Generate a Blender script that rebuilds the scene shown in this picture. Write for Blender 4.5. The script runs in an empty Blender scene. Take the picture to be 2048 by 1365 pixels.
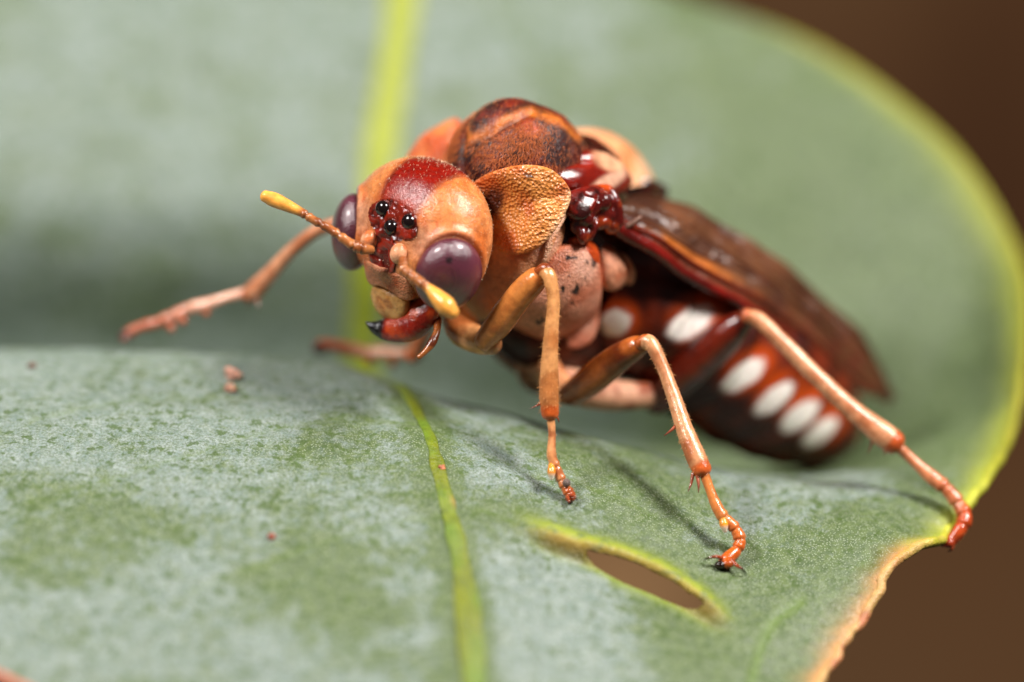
import bpy, math, random
import numpy as np
from mathutils import Vector, Matrix

# ------------------------------------------------------------------ scene / camera / light
MM = 0.001
sc = bpy.context.scene
col = sc.collection
D = 180.0                       # mm from lens to the plane of sharp focus
PITCH = math.radians(24)
RIGHT = np.array([1.0, 0, 0])
UPC = np.array([0, math.sin(PITCH), math.cos(PITCH)])
BACK = np.array([0, -math.cos(PITCH), math.sin(PITCH)])
BASE = np.array([0, 0, 60.0])
ROT = np.stack([RIGHT, UPC, BACK])      # rows

def W(P):                        # view-aligned mm -> world mm
    return np.asarray(P, float) @ ROT + BASE

cam = bpy.data.cameras.new('camera')
cam_o = bpy.data.objects.new('camera', cam); col.objects.link(cam_o)
cam.sensor_width = 36.0
cam.lens = 36.0 * D / (2048 / 60.0)
cam.clip_start = 0.01; cam.clip_end = 20
cam_o.matrix_world = Matrix(((*[RIGHT[0], UPC[0], BACK[0]], 0), (RIGHT[1], UPC[1], BACK[1], 0), (RIGHT[2], UPC[2], BACK[2], 0), (0, 0, 0, 1)))
cam_o.location = Vector(W((0, 0, D)) * MM)
cam.dof.use_dof = True
cam.dof.focus_distance = (D + 0.2) * MM
cam.dof.aperture_fstop = cam.lens / 11.5         # 11.5 mm entrance pupil
sc.camera = cam_o

world = bpy.data.worlds.new('World'); sc.world = world; world.use_nodes = True
bg = world.node_tree.nodes['Background']
bg.inputs[0].default_value = (1.0, 0.95, 0.9, 1); bg.inputs[1].default_value = 0.065

def softbox(name, az, el, dist, size, power, color):
    a, e = math.radians(az), math.radians(el)
    p = np.array([math.sin(a) * math.cos(e), math.sin(e), math.cos(a) * math.cos(e)]) * dist
    tgt = np.array([1.0, 0.5, -4.0])
    ld = bpy.data.lights.new(name, 'AREA'); ld.shape = 'ELLIPSE'; ld.size = size[0] * MM; ld.size_y = size[1] * MM
    ld.energy = power; ld.color = color
    o = bpy.data.objects.new(name, ld); col.objects.link(o)
    o.location = Vector(W(p + tgt) * MM)
    d = Vector(W(tgt) - W(p + tgt)); o.rotation_euler = d.to_track_quat('-Z', 'Y').to_euler()
softbox('flash_diffuser_right', 52, 44, 170, (52, 46), 0.54, (1.0, 0.965, 0.92))
softbox('flash_diffuser_left', -46, 40, 170, (40, 40), 0.38, (1.0, 0.965, 0.92))

sc.view_settings.view_transform = 'Standard'; sc.view_settings.look = 'None'
sc.view_settings.gamma = 1.0; sc.view_settings.use_curve_mapping = False
sc.view_settings.exposure = 0.12
sc.cycles.use_denoising = True
sc.cycles.max_bounces = 8
sc.cycles.caustics_reflective = False; sc.cycles.caustics_refractive = False

# ------------------------------------------------------------------ numeric helpers
rng = np.random.default_rng(7)

def C(px, py, d):                # photo pixel + depth behind the focus plane -> view-aligned mm
    k = (D + d) / D / 60.0
    return np.array([(px - 1024) * k, (682.5 - py) * k, -d])
def CC(lst): return np.array([C(*p) for p in lst])
def PX(P):
    P = np.asarray(P, float); k = 60.0 * D / (D - P[:, 2])
    return np.stack([P[:, 0] * k + 1024, 682.5 - P[:, 1] * k], 1)
def lin(r, g, b):
    f = lambda c: ((c / 255 + .055) / 1.055) ** 2.4 if c > 10.3 else c / 255 / 12.92
    return np.array([f(r), f(g), f(b)])
def unit(v): v = np.asarray(v, float); return v / np.linalg.norm(v, axis=-1, keepdims=True)
def sstep(a, b, x):
    t = np.clip((np.asarray(x, float) - a) / (b - a), 0, 1); return t * t * (3 - 2 * t)
def mixc(c, k, w): w = np.clip(np.asarray(w), 0, 1)[:, None]; return c * (1 - w) + np.asarray(k) * w

_tab = rng.random((64, 64, 64))
def vnoise(P):
    P = np.asarray(P, float); i = np.floor(P).astype(int); f = P - i; f = f * f * (3 - 2 * f); i &= 63; j = (i + 1) & 63
    g = lambda a, b, c: _tab[a, b, c]
    x0, y0, z0 = i.T; x1, y1, z1 = j.T; fx, fy, fz = f.T
    a = g(x0, y0, z0) * (1 - fx) + g(x1, y0, z0) * fx; b = g(x0, y1, z0) * (1 - fx) + g(x1, y1, z0) * fx
    c = g(x0, y0, z1) * (1 - fx) + g(x1, y0, z1) * fx; d = g(x0, y1, z1) * (1 - fx) + g(x1, y1, z1) * fx
    return (a * (1 - fy) + b * fy) * (1 - fz) + (c * (1 - fy) + d * fy) * fz
def fbm(P, s, o=3):
    P = np.asarray(P, float) * s; v = 0; a = .5; t = 0
    for k in range(o): v = v + a * vnoise(P + 17.3 * k); t += a; a *= .5; P = P * 2.03
    return v / t

def catmull(pts, n, closed=False):
    pts = np.asarray(pts, float); m = len(pts)
    t = np.linspace(0, m if closed else m - 1, n, endpoint=not closed)
    i = np.floor(t).astype(int)
    if not closed: i = np.minimum(i, m - 2)
    f = (t - i)[:, None]
    if closed: g = lambda k: pts[k % m]
    else:
        ext = np.vstack([2 * pts[0] - pts[1], pts, 2 * pts[-1] - pts[-2]]); g = lambda k: ext[k + 1]
    p0, p1, p2, p3 = g(i - 1), g(i), g(i + 1), g(i + 2)
    return .5 * (2 * p1 + (p2 - p0) * f + (2 * p0 - 5 * p1 + 4 * p2 - p3) * f ** 2 + (3 * p1 - p0 - 3 * p2 + p3) * f ** 3)

def quads(nu, nv, cu=False):     # nv rows of nu points
    i = np.arange(nu if cu else nu - 1); j = np.arange(nv - 1)
    I, J = np.meshgrid(i, j); I = I.ravel(); J = J.ravel(); K = (I + 1) % nu
    return np.stack([J * nu + I, J * nu + K, (J + 1) * nu + K, (J + 1) * nu + I], 1)

def seg_dist(Q, a, b):
    a = np.asarray(a, float); b = np.asarray(b, float); ab = b - a
    t = np.clip(((Q - a) @ ab) / (ab @ ab), 0, 1); return np.linalg.norm(Q - (a + t[:, None] * ab), axis=1), t
def line_dist(Q, pts):
    best = np.full(len(Q), 1e9)
    for a, b in zip(pts[:-1], pts[1:]): best = np.minimum(best, seg_dist(Q, a, b)[0])
    return best
def ell(Q, cx, cy, rx, ry, ang=0):     # normalised elliptical distance in pixels
    a = math.radians(ang); x = Q[:, 0] - cx; y = Q[:, 1] - cy
    u = x * math.cos(a) + y * math.sin(a); v = -x * math.sin(a) + y * math.cos(a)
    return np.sqrt((u / rx) ** 2 + (v / ry) ** 2)

# ------------------------------------------------------------------ object helpers
def empty(name, P, parent=None):
    o = bpy.data.objects.new(name, None); col.objects.link(o); o.empty_display_size = .002
    o['_p'] = list(map(float, W(P)))
    if parent is None: o.location = Vector(W(P) * MM)
    else: o.parent = parent; o.location = Vector((W(P) - np.array(parent['_p'])) * MM)
    return o
def tag(o, label=None, cat=None, group=None, kind=None):
    for k, v in (('label', label), ('category', cat), ('group', group), ('kind', kind)):
        if v: o[k] = v
    return o

def mk(name, V, F, mat, parent=None, cols=None, origin=None, tris=None):
    V = np.asarray(V, float)
    if origin is None: org = np.array(parent['_p']) if parent is not None else W(V.mean(0))
    else: org = W(origin)
    co = (W(V) - org) * MM
    me = bpy.data.meshes.new(name)
    F = np.asarray(F); n = F.shape[1]
    nt = 0 if tris is None else len(tris)
    me.vertices.add(len(co)); me.vertices.foreach_set('co', co.astype(np.float32).ravel())
    li = F.ravel(); ls = np.arange(len(F)) * n; tot = np.full(len(F), n)
    if nt:
        tr = np.asarray(tris); ls = np.concatenate([ls, len(li) + np.arange(nt) * 3]); li = np.concatenate([li, tr.ravel()])
        tot = np.concatenate([tot, np.full(nt, 3)])
    me.loops.add(len(li)); me.loops.foreach_set('vertex_index', li.astype(np.int32))
    me.polygons.add(len(ls)); me.polygons.foreach_set('loop_start', ls.astype(np.int32)); me.polygons.foreach_set('loop_total', tot.astype(np.int32))
    me.polygons.foreach_set('use_smooth', np.ones(len(ls), bool))
    me.update(calc_edges=True); me.validate()
    if cols is not None:
        a = me.color_attributes.new('Col', 'FLOAT_COLOR', 'POINT')
        cols = np.broadcast_to(np.asarray(cols, float), (len(V), 3))
        a.data.foreach_set('color', np.concatenate([np.clip(cols, 0, 1), np.ones((len(V), 1))], 1).astype(np.float32).ravel())
    o = bpy.data.objects.new(name, me); col.objects.link(o)
    me.materials.append(mat)
    o['_p'] = list(map(float, org))
    if parent is None: o.location = Vector(org * MM)
    else:
        o.parent = parent
        if origin is not None: o.location = Vector((org - np.array(parent['_p'])) * MM)
    return o

def attr(o, name, vals):
    a = o.data.attributes.new(name, 'FLOAT', 'POINT'); a.data.foreach_set('value', np.asarray(vals, np.float32))

# ---- shapes (all return V, F and parameters)
def tube(pts, rad, n=20, k=60, flat=1.0, side=None, cap=True):
    """round bar along a smooth path; rad given at the path's points; rounded ends"""
    pts = np.asarray(pts, float); rad = np.asarray(rad, float) * np.ones(len(pts))
    Q = catmull(np.column_stack([pts, rad]), k); c = Q[:, :3]; r = np.maximum(Q[:, 3], 1e-3)
    T = unit(np.gradient(c, axis=0)); s = np.array([.3, .2, 1.0]) if side is None else np.asarray(side, float)
    if cap:
        m = 5; a = np.linspace(0, math.pi / 2, m + 1)[1:]
        c = np.vstack([(c[0] - T[0] * r[0] * np.sin(a)[:, None] * .8)[::-1], c, c[-1] + T[-1] * r[-1] * np.sin(a)[:, None] * .8])
        r = np.concatenate([(r[0] * np.maximum(np.cos(a), .02))[::-1], r, r[-1] * np.maximum(np.cos(a), .02)])
        T = np.vstack([np.repeat(T[:1], m, 0), T, np.repeat(T[-1:], m, 0)])
        t = np.concatenate([np.zeros(m), np.linspace(0, 1, k), np.ones(m)])
    else: t = np.linspace(0, 1, k)
    U = np.zeros_like(T); u = s
    for i in range(len(T)):
        u = unit(u - T[i] * (u @ T[i])); U[i] = u
    Vv = np.cross(T, U); th = np.arange(n) * 2 * math.pi / n
    P = c[:, None] + r[:, None, None] * (np.cos(th)[None, :, None] * U[:, None] * flat + np.sin(th)[None, :, None] * Vv[:, None])
    tt = np.repeat(t, n); an = np.tile(th, len(c))
    return P.reshape(-1, 3), quads(n, len(c), True), tt, an

def ellipsoid(c, A, R, nu=64, nv=40, sq=2.0):
    """A rows: axis vectors; poles along A[2]"""
    th = np.arange(nu) * 2 * math.pi / nu; ph = np.linspace(-math.pi / 2 + .02, math.pi / 2 - .02, nv)
    TH, PH = np.meshgrid(th, ph); f = lambda x: np.sign(x) * np.abs(x) ** (2 / sq)
    L = np.stack([f(np.cos(PH)) * f(np.cos(TH)), f(np.cos(PH)) * f(np.sin(TH)), f(np.sin(PH))], -1).reshape(-1, 3)
    P = np.asarray(c) + (L * np.asarray(R)) @ np.asarray(A)
    return P, quads(nu, nv, True), L

def pillow(bd, N, bulge, thick=.35, nb=96, nr=22, p=.75, center=None, back=.5, jitter=None):
    """domed plate inside a closed 3-D outline; N is its outward direction"""
    N = unit(N); B = catmull(bd, nb, True); c = B.mean(0) if center is None else np.asarray(center, float)
    rr = np.linspace(0.03, 1, nr); prof = lambda r: (1 - r ** 2.2) ** p
    P = [c + r * (B - c) + N * bulge * prof(r) for r in rr]; rho = [np.full(nb, r) for r in rr]
    for s, z in ((1.012, .15), (1.0, .45), (.94, .8), (back, 1.0)): P.append(c + s * (B - c) - N * thick * z); rho.append(np.full(nb, 1.0 + z))
    return np.vstack(P), quads(nb, len(P), True)[:, ::-1], np.concatenate(rho), B

def fix_normals(o):
    import bmesh
    bm = bmesh.new(); bm.from_mesh(o.data); bmesh.ops.holes_fill(bm, edges=[e for e in bm.edges if e.is_boundary], sides=200)
    bmesh.ops.recalc_face_normals(bm, faces=bm.faces[:])
    for f in bm.faces: f.smooth = True
    bm.to_mesh(o.data); bm.free(); return o

def hairs(name, P, N, L, r, mat, parent, colr, lean=None, jit=.35):
    P = np.asarray(P); n = len(P); N = unit(unit(N) + (0 if lean is None else np.asarray(lean)) + rng.normal(0, jit, (n, 3)) * .5)
    L = np.asarray(L) * np.ones(n) * rng.uniform(.6, 1.25, n); u = unit(np.cross(N, [.31, .52, .79])); v = np.cross(N, u)
    V = [P + r * (math.cos(a) * u + math.sin(a) * v) for a in (0, 2.094, 4.189)]
    bend = u * (L * .18)[:, None]
    M = [P + N * (L * .55)[:, None] + bend * .3 + .6 * r * (math.cos(a) * u + math.sin(a) * v) for a in (0, 2.094, 4.189)]
    tip = P + N * L[:, None] + bend
    VV = np.vstack(V + M + [tip]); i = np.arange(n)
    Q = [np.stack([i + a * n, i + ((a + 1) % 3) * n, i + (3 + (a + 1) % 3) * n, i + (3 + a) * n], 1) for a in range(3)]
    T = [np.stack([i + (3 + a) * n, i + (3 + (a + 1) % 3) * n, i + 6 * n], 1) for a in range(3)]
    c = np.asarray(colr) * np.ones((n, 3)) * rng.uniform(.6, 1.3, (n, 1))
    o = mk(name, VV, np.vstack(Q), mat, parent, np.tile(c, (7, 1)), tris=np.vstack(T))
    o['kind'] = 'stuff'; return o

# ------------------------------------------------------------------ materials
class NT:
    def __init__(s, name):
        s.m = bpy.data.materials.new(name); s.m.use_nodes = True; s.t = s.m.node_tree; s.t.nodes.clear()
        s.out = s.n('ShaderNodeOutputMaterial'); s.p = s.n('ShaderNodeBsdfPrincipled'); s.l(s.p.outputs[0], s.out.inputs[0])
        tc = s.n('ShaderNodeTexCoord'); mp = s.n('ShaderNodeMapping'); mp.inputs['Scale'].default_value = (1000, 1000, 1000)
        s.l(tc.outputs['Object'], mp.inputs[0]); s.co = mp.outputs[0]        # coordinates in millimetres
    def n(s, t, **k):
        x = s.t.nodes.new(t)
        for a, b in k.items(): setattr(x, a, b)
        return x
    def l(s, a, b): s.t.links.new(a, b)
    def attr(s, name, fac=False):
        a = s.n('ShaderNodeAttribute'); a.attribute_name = name; return a.outputs['Fac' if fac else 'Color']
    def noise(s, scale, detail=3, rough=.55, dist=0):
        x = s.n('ShaderNodeTexNoise'); x.inputs['Scale'].default_value = scale; x.inputs['Detail'].default_value = detail
        x.inputs['Roughness'].default_value = rough; x.inputs['Distortion'].default_value = dist; s.l(s.co, x.inputs['Vector']); return x.outputs['Fac']
    def voro(s, scale, feat='F1', rnd=1.0):
        x = s.n('ShaderNodeTexVoronoi'); x.feature = feat; x.inputs['Scale'].default_value = scale; x.inputs['Randomness'].default_value = rnd
        s.l(s.co, x.inputs['Vector']); return x.outputs['Distance']
    def ramp(s, v, a, b, lo=0., hi=1.):
        x = s.n('ShaderNodeMapRange'); x.inputs[1].default_value = a; x.inputs[2].default_value = b; x.inputs[3].default_value = lo; x.inputs[4].default_value = hi
        x.interpolation_type = 'SMOOTHSTEP'; s.l(v, x.inputs[0]); return x.outputs[0]
    def math(s, op, a, b=None):
        x = s.n('ShaderNodeMath'); x.operation = op
        for i, v in enumerate((a, b)):
            if v is None: continue
            if isinstance(v, (int, float)): x.inputs[i].default_value = v
            else: s.l(v, x.inputs[i])
        return x.outputs[0]
    def mix(s, f, a, b, mode='MIX'):
        x = s.n('ShaderNodeMix'); x.data_type = 'RGBA'; x.blend_type = mode
        for i, v in ((0, f), (6, a), (7, b)):
            if isinstance(v, (int, float)): x.inputs[i].default_value = v
            elif isinstance(v, (tuple, list, np.ndarray)): x.inputs[i].default_value = (*map(float, v), 1) if len(v) == 3 else v
            else: s.l(v, x.inputs[i])
        return x.outputs[2]
    def bump(s, h, dist, strength=1.0, prev=None):
        b = s.n('ShaderNodeBump'); b.inputs['Distance'].default_value = dist * MM; b.inputs['Strength'].default_value = strength
        s.l(h, b.inputs['Height'])
        if prev is not None: s.l(prev, b.inputs['Normal'])
        return b.outputs[0]
    def set(s, **k):
        for a, b in k.items():
            i = s.p.inputs[a.replace('_', ' ')]
            if isinstance(b, (int, float, tuple)): i.default_value = b
            else: s.l(b, i)

def chitin(name, rough=.3, grain=12., depth=.012, sss=.12, coat=.0, var=.35, pit=None, srad=.35, spec=.5, speck=True):
    m = NT(name); c = m.attr('Col')
    nz = m.noise(grain * .35, 4); c2 = m.mix(m.ramp(nz, .3, .7), (1 - var, 1 - var * 1.15, 1 - var * 1.2, 1), (1.0, 1.0, 1.0, 1)); base = m.mix(1.0, c, c2, 'MULTIPLY')
    if speck:
        sp = m.ramp(m.noise(16, 2), .73, .79); base = m.mix(m.math('MULTIPLY', sp, .75), base, (.02, .008, .004, 1))
    h = m.noise(grain, 4, .6); nrm = m.bump(h, depth)
    if pit: nrm = m.bump(m.voro(pit[0], rnd=.9), pit[1], 1.0, nrm)
    r = m.ramp(m.noise(grain * .6, 3), .3, .7, rough * .75, rough * 1.35)
    m.l(nrm, m.p.inputs['Coat Normal'])
    m.set(Base_Color=base, Roughness=r, Normal=nrm, Specular_IOR_Level=spec, Coat_Weight=coat, Coat_Roughness=.12)
    if sss: m.set(Subsurface_Weight=sss, Subsurface_Scale=srad * MM, Subsurface_Radius=(1.0, .35, .15))
    return m.m

M_head = chitin('tan head cuticle', .28, 14, .014, .1, .3, .36, (20, .007), spec=.35)
M_gloss = chitin('polished red brown cuticle', .2, 7, .02, .08, .3, .3)
M_meso = chitin('downy red brown cuticle', .36, 12, .03, .08, .12, .35, (16, .015))
M_dark = chitin('black glossy cuticle', .12, 5, .006, 0, .5, .1, speck=False)
M_pron = chitin('pitted orange cuticle', .34, 9, .02, .15, .1, .25, (9, .07))
M_pleura = chitin('pink granular cuticle', .4, 16, .035, .12, .05, .3, (13, .03))
M_leg = chitin('amber leg cuticle', .2, 10, .015, .12, .2, .3, speck=False)
M_leg2 = chitin('speckled amber leg cuticle', .2, 10, .02, .1, .2, .3)
M_abd = chitin('red brown abdomen cuticle', .34, 6, .02, .08, .05, .14, spec=.3, speck=False)
M_hair = chitin('fine hair', .45, 5, .0, 0, 0, .1, speck=False)
M_wingbase = chitin('wet looking dark red cuticle', .13, 6, .05, .1, .4, .35, speck=False)
M_grain = chitin('pale pink grit', .5, 14, .05, .25, 0, .3, speck=False)

def eye_mat():
    m = NT('compound eye facets'); c = m.attr('Col')
    v = m.voro(21, rnd=.25); dk = m.ramp(v, .0, .55, 1.0, .55)
    base = m.mix(1.0, c, m.mix(dk, (.55, .5, .55, 1), (1, 1, 1, 1)), 'MULTIPLY')
    m.set(Base_Color=base, Roughness=.26, Normal=m.bump(m.math('SUBTRACT', 1.0, v), .016, 1.0), Specular_IOR_Level=1.0, Coat_Weight=.5, Coat_Roughness=.2)
    return m.m
M_eye = eye_mat()

def wing_mat():
    m = NT('smoky brown wing membrane'); c = m.attr('Col')
    w = m.noise(1.4, 5, .6, .6); wr = m.noise(.6, 4, .6, 1.5)
    base = m.mix(m.ramp(w, .35, .75, 0, .55), c, (.12, .05, .02, 1))
    nrm = m.bump(wr, .35, .5, m.bump(m.noise(6, 3), .012))
    m.l(nrm, m.p.inputs['Coat Normal'])
    m.set(Base_Color=base, Roughness=.34, Normal=nrm, Specular_IOR_Level=.5, Alpha=.93, Coat_Weight=.15, Coat_Roughness=.3)
    return m.m
M_wing = wing_mat()

def leaf_mat():
    m = NT('waxy bluish leaf blade'); g = m.attr('green', True); c = m.attr('Col')
    fine = m.noise(7.0, 3, .65); mid = m.noise(1.7, 4, .62); big = m.noise(.33, 3)
    s = m.math('ADD', m.math('ADD', m.math('MULTIPLY', fine, .55), m.math('MULTIPLY', mid, .75)), m.math('MULTIPLY', big, .5))
    s = m.math('ADD', s, m.math('MULTIPLY', g, .75))
    k = m.ramp(s, .95, 1.32)
    # wax granules: small pale dots over green tissue
    v = m.voro(12.5); dots = m.ramp(v, .20, .44, 1.0, .0)
    wax = m.mix(m.ramp(m.noise(2.3, 3), .3, .7), (.155, .20, .183, 1), (.25, .288, .27, 1))
    wax = m.mix(m.math('MULTIPLY', m.ramp(m.noise(11, 2, .6), .36, .62, 1.0, 0.0), .75), wax, (.075, .108, .06, 1))
    wax = m.mix(m.math('MULTIPLY', dots, .5), wax, (.29, .33, .29, 1))
    tissue = m.mix(m.ramp(m.noise(3.1, 3), .3, .7), (.042, .070, .012, 1), (.085, .12, .03, 1))
    tissue = m.mix(m.math('MULTIPLY', dots, .8), tissue, (.27, .32, .20, 1))
    base = m.mix(m.math('MULTIPLY', k, .88), wax, tissue)
    dk = m.ramp(m.math('ADD', m.noise(3.0, 3, .55), m.math('MULTIPLY', big, .14)), .63, .71)
    base = m.mix(m.math('MULTIPLY', dk, .75), base, (.045, .08, .012, 1))
    base = m.mix(m.attr('tint', True), base, c)
    h = m.math('ADD', m.math('MULTIPLY', fine, .5), m.math('MULTIPLY', dots, .35))
    nrm = m.bump(h, .05, 1.0, m.bump(mid, .12, .7))
    m.set(Base_Color=base, Roughness=m.ramp(fine, .3, .7, .42, .62), Normal=nrm, Specular_IOR_Level=.45, Subsurface_Weight=.06, Subsurface_Scale=.3 * MM, Subsurface_Radius=(.5, 1.0, .2))
    return m.m
M_leaf = leaf_mat()
def rib_mat(name):
    m = NT(name); c = m.attr('Col'); nz = m.noise(3, 4)
    base = m.mix(1.0, c, m.mix(m.ramp(nz, .3, .7), (.72, .75, .6, 1), (1.1, 1.08, 1.0, 1)), 'MULTIPLY')
    m.set(Base_Color=base, Roughness=.42, Normal=m.bump(m.noise(9, 4), .06), Subsurface_Weight=.15, Subsurface_Scale=.4 * MM, Subsurface_Radius=(.6, 1, .2))
    return m.m
M_rib = rib_mat('yellow green vein'); M_margin = rib_mat('leaf margin skin')

def bg_mat():
    m = NT('dim brown leaf litter'); n = m.noise(.012, 2); n2 = m.noise(.03, 3)
    a = m.mix(m.ramp(n, .35, .65), (.46, .20, .08, 1), (.72, .38, .17, 1)); b = m.mix(m.ramp(n2, .3, .75, 0, .45), a, (.3, .14, .065, 1))
    b = m.mix(1.0, b, m.attr('Col'), 'MULTIPLY')
    m.set(Base_Color=b, Roughness=.9, Specular_IOR_Level=.1); return m.m
M_bg = bg_mat()

# ------------------------------------------------------------------ background far behind the leaf
nx, ny = 40, 30
xx, yy = np.meshgrid(np.linspace(-260, 260, nx), np.linspace(-190, 190, ny))
zz = -190 - 40 * fbm(np.stack([xx.ravel(), yy.ravel(), 0 * xx.ravel()], 1), .02).reshape(xx.shape) + .0009 * (xx ** 2 + yy ** 2)
bp = np.stack([xx, yy, zz], -1).reshape(-1, 3); bq = PX(bp)
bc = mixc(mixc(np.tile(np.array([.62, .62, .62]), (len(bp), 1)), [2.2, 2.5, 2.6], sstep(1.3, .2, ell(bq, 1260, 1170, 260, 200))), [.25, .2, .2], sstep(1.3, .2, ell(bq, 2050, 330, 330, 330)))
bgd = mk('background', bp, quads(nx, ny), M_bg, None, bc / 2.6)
tag(bgd, 'blurred dark brown leaf litter far behind the leaf', None, None, 'structure')

# ------------------------------------------------------------------ the leaf
LEAF = [  # rows from the near lower margin to the far upper tip; (pixel x, pixel y, depth)
 [(-480,1130,-5),(-230,1240,-7),(40,1372,-8.2),(520,1560,-10),(965,1640,-10.8),(1200,1610,-9.3),(1400,1560,-7.8),(1520,1500,-6.5),(1600,1440,-5.0)],
 [(-520,1010,-3),(-200,1110,-4.5),(160,1200,-5.6),(560,1290,-6.6),(947,1365,-7.2),(1170,1345,-5.8),(1420,1320,-4.2),(1570,1325,-3.3),(1675,1315,-2.6)],
 [(-520,930,-1.2),(-170,990,-2.2),(210,1040,-2.9),(580,1070,-3.1),(922,1140,-3.9),(1130,1140,-2.8),(1430,1215,-2.1),(1630,1205,-1.5),(1745,1200,-1.1)],
 [(-520,850,1.2),(-130,880,.2),(230,905,-.3),(600,915,-.4),(878,950,-.9),(1130,1000,-.5),(1455,1125,-.6),(1690,1090,.3),(1820,1095,.5)],
 [(-520,785,4.4),(-100,790,3.2),(240,795,3.0),(620,805,2.7),(842,838,2.0),(1140,905,1.8),(1480,1010,1.9),(1740,1020,2.1),(1905,1055,2.5)],
 [(-520,728,8.4),(-100,706,8.2),(250,702,7.8),(640,722,7.4),(795,768,6.6),(1150,864,5.2),(1500,950,4.6),(1790,965,4.6),(1972,955,4.7)],
 [(-520,770,12),(-100,768,12),(260,768,12),(650,785,11.5),(755,830,11),(1170,915,10),(1520,950,9),(1840,900,7.6),(2020,860,6.8)],
 [(-520,770,14),(-100,768,14.2),(260,766,14.2),(560,775,14.4),(722,815,14.4),(1180,915,13.6),(1560,935,12.4),(1880,830,10.8),(2043,705,9.6)],
 [(-520,440,15),(-100,440,15.4),(260,440,15.6),(560,450,15.9),(735,480,16.1),(1150,640,15.8),(1560,680,14.8),(1890,590,13.2),(2035,525,12.2)],
 [(-520,130,16),(-100,130,16.6),(260,130,17),(580,140,17.3),(782,160,17.4),(1120,215,17.3),(1500,250,16.8),(1760,280,15.8),(1893,292,15.1)],
 [(-480,-100,17),(-100,-100,17.6),(280,-100,18),(600,-90,18.3),(812,-70,18.5),(1060,-40,18.4),(1320,10,17.9),(1500,55,17.3),(1620,90,16.7)],
 [(-440,-260,18),(-100,-270,18.6),(300,-280,19),(620,-270,19.3),(830,-260,19.4),(1000,-200,19.2),(1160,-110,18.8),(1260,-55,18.3),(1335,-5,17.8)],
 [(-300,-420,18.5),(-60,-450,19),(320,-470,19.6),(620,-460,20),(840,-450,20),(930,-390,19.9),(1010,-310,19.6),(1060,-240,19.2),(1090,-180,18.8)],
]
def deep(r, c, p):
    d = p[2]
    lean = {6: 4.0, 7: 7.0, 8: 3.0, 9: 3.6, 10: 5.0, 11: 6.0, 12: 6.5}.get(r, 0.0)
    k = (1, 1, 1, 1, 1, 1, .85, .45, .2)[c] if r < 8 else (1, 1, 1, 1, 1, 1, 1, .95, .85)[c] if r == 8 else 1.0
    return (p[0], p[1], d + lean * k)
G = np.array([[C(*deep(r, c, p)) for c, p in enumerate(row)] for r, row in enumerate(LEAF)])          # 13 x 9 x 3
def leaf_grid(us, vs):
    rows = np.stack([catmull_at(G[i], us) for i in range(len(G))])       # 13 x nu x 3
    return np.stack([catmull_at(rows[:, j], vs) for j in range(rows.shape[1])], 1)
def catmull_at(pts, t):
    m = len(pts); i = np.clip(np.floor(t).astype(int), 0, m - 2); f = (t - i)[:, None]
    ext = np.vstack([2 * pts[0] - pts[1], pts, 2 * pts[-1] - pts[-2]]); g = lambda k: ext[k + 1]
    p0, p1, p2, p3 = g(i - 1), g(i), g(i + 1), g(i + 2)
    return .5 * (2 * p1 + (p2 - p0) * f + (2 * p0 - 5 * p1 + 4 * p2 - p3) * f ** 2 + (3 * p1 - p0 - 3 * p2 + p3) * f ** 3)

NU, NV = 420, 380
us = np.concatenate([np.linspace(0, 2, 60, endpoint=False), np.linspace(2, 8, NU - 60)])
vs = np.concatenate([np.linspace(0, 6, 270, endpoint=False), np.linspace(6, 12, NV - 270)])
P = leaf_grid(us, vs)                                          # NV x NU x 3
Ug, Vg = np.meshgrid(us, vs)
flat = P.reshape(-1, 3)
du = np.gradient(P, axis=1); dv = np.gradient(P, axis=0)
Nl = unit(np.cross(du, dv)).reshape(-1, 3)
Nl *= np.where((Nl[:, 2:3] + .6 * Nl[:, 1:2]) < 0, -1, 1)
edge = (8 - Ug).ravel(); U = Ug.ravel(); Vv = Vg.ravel()
disp = .35 * (fbm(flat, .35, 3) - .5) + .10 * (fbm(flat, 1.1, 3) - .5)
# wavy near margin
wav = np.exp(-edge / .25) * sstep(5.5, 4.2, Vv)
disp += wav * .5 * (fbm(flat, .9, 2) - .5)
inpl = unit(du.reshape(-1, 3)); flat = flat + inpl * (wav * 1.3 * (fbm(flat + 5, .75, 3) - .5))[:, None]
# slit: cut in the smooth sheet, cut vertices pulled onto a clean outline
SLIT = np.array([(1130,1090),(1180,1110),(1235,1123),(1290,1144),(1340,1170),(1385,1200),(1412,1222),(1369,1202),(1310,1180),(1257,1160),(1214,1136),(1170,1111)], float)
SLc = catmull(SLIT, 160, True)
def inside(Q, poly):
    r = np.zeros(len(Q), bool); x, y = Q.T; n = len(poly)
    for i in range(n):
        x1, y1 = poly[i]; x2, y2 = poly[(i + 1) % n]
        c = ((y1 > y) != (y2 > y)); r ^= c & (x < (x2 - x1) * (y - y1) / (y2 - y1 + 1e-12) + x1)
    return r
Q = PX(flat); near = (Vv < 4.9) & (np.abs(Q[:, 0] - 1280) < 220) & (np.abs(Q[:, 1] - 1160) < 120)
ins = np.zeros(len(Q), bool); ins[near] = inside(Q[near], SLc)
F = quads(NU, NV); F = F[~ins[F].all(1)]
ring = np.unique(F[ins[F].any(1)]); ring = ring[ins[ring]]
def cut(o_, i_):                      # where the grid edge from an outside to an inside vertex meets the outline
    a_, b_ = 0.0, 1.0
    for _ in range(14):
        m_ = .5 * (a_ + b_)
        if inside(PX((base0[o_] + m_ * (base0[i_] - base0[o_]))[None]), SLc)[0]: b_ = m_
        else: a_ = m_
    return base0[o_] + a_ * (base0[i_] - base0[o_])
base0 = flat.copy(); bad = np.zeros(len(flat), bool)
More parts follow.
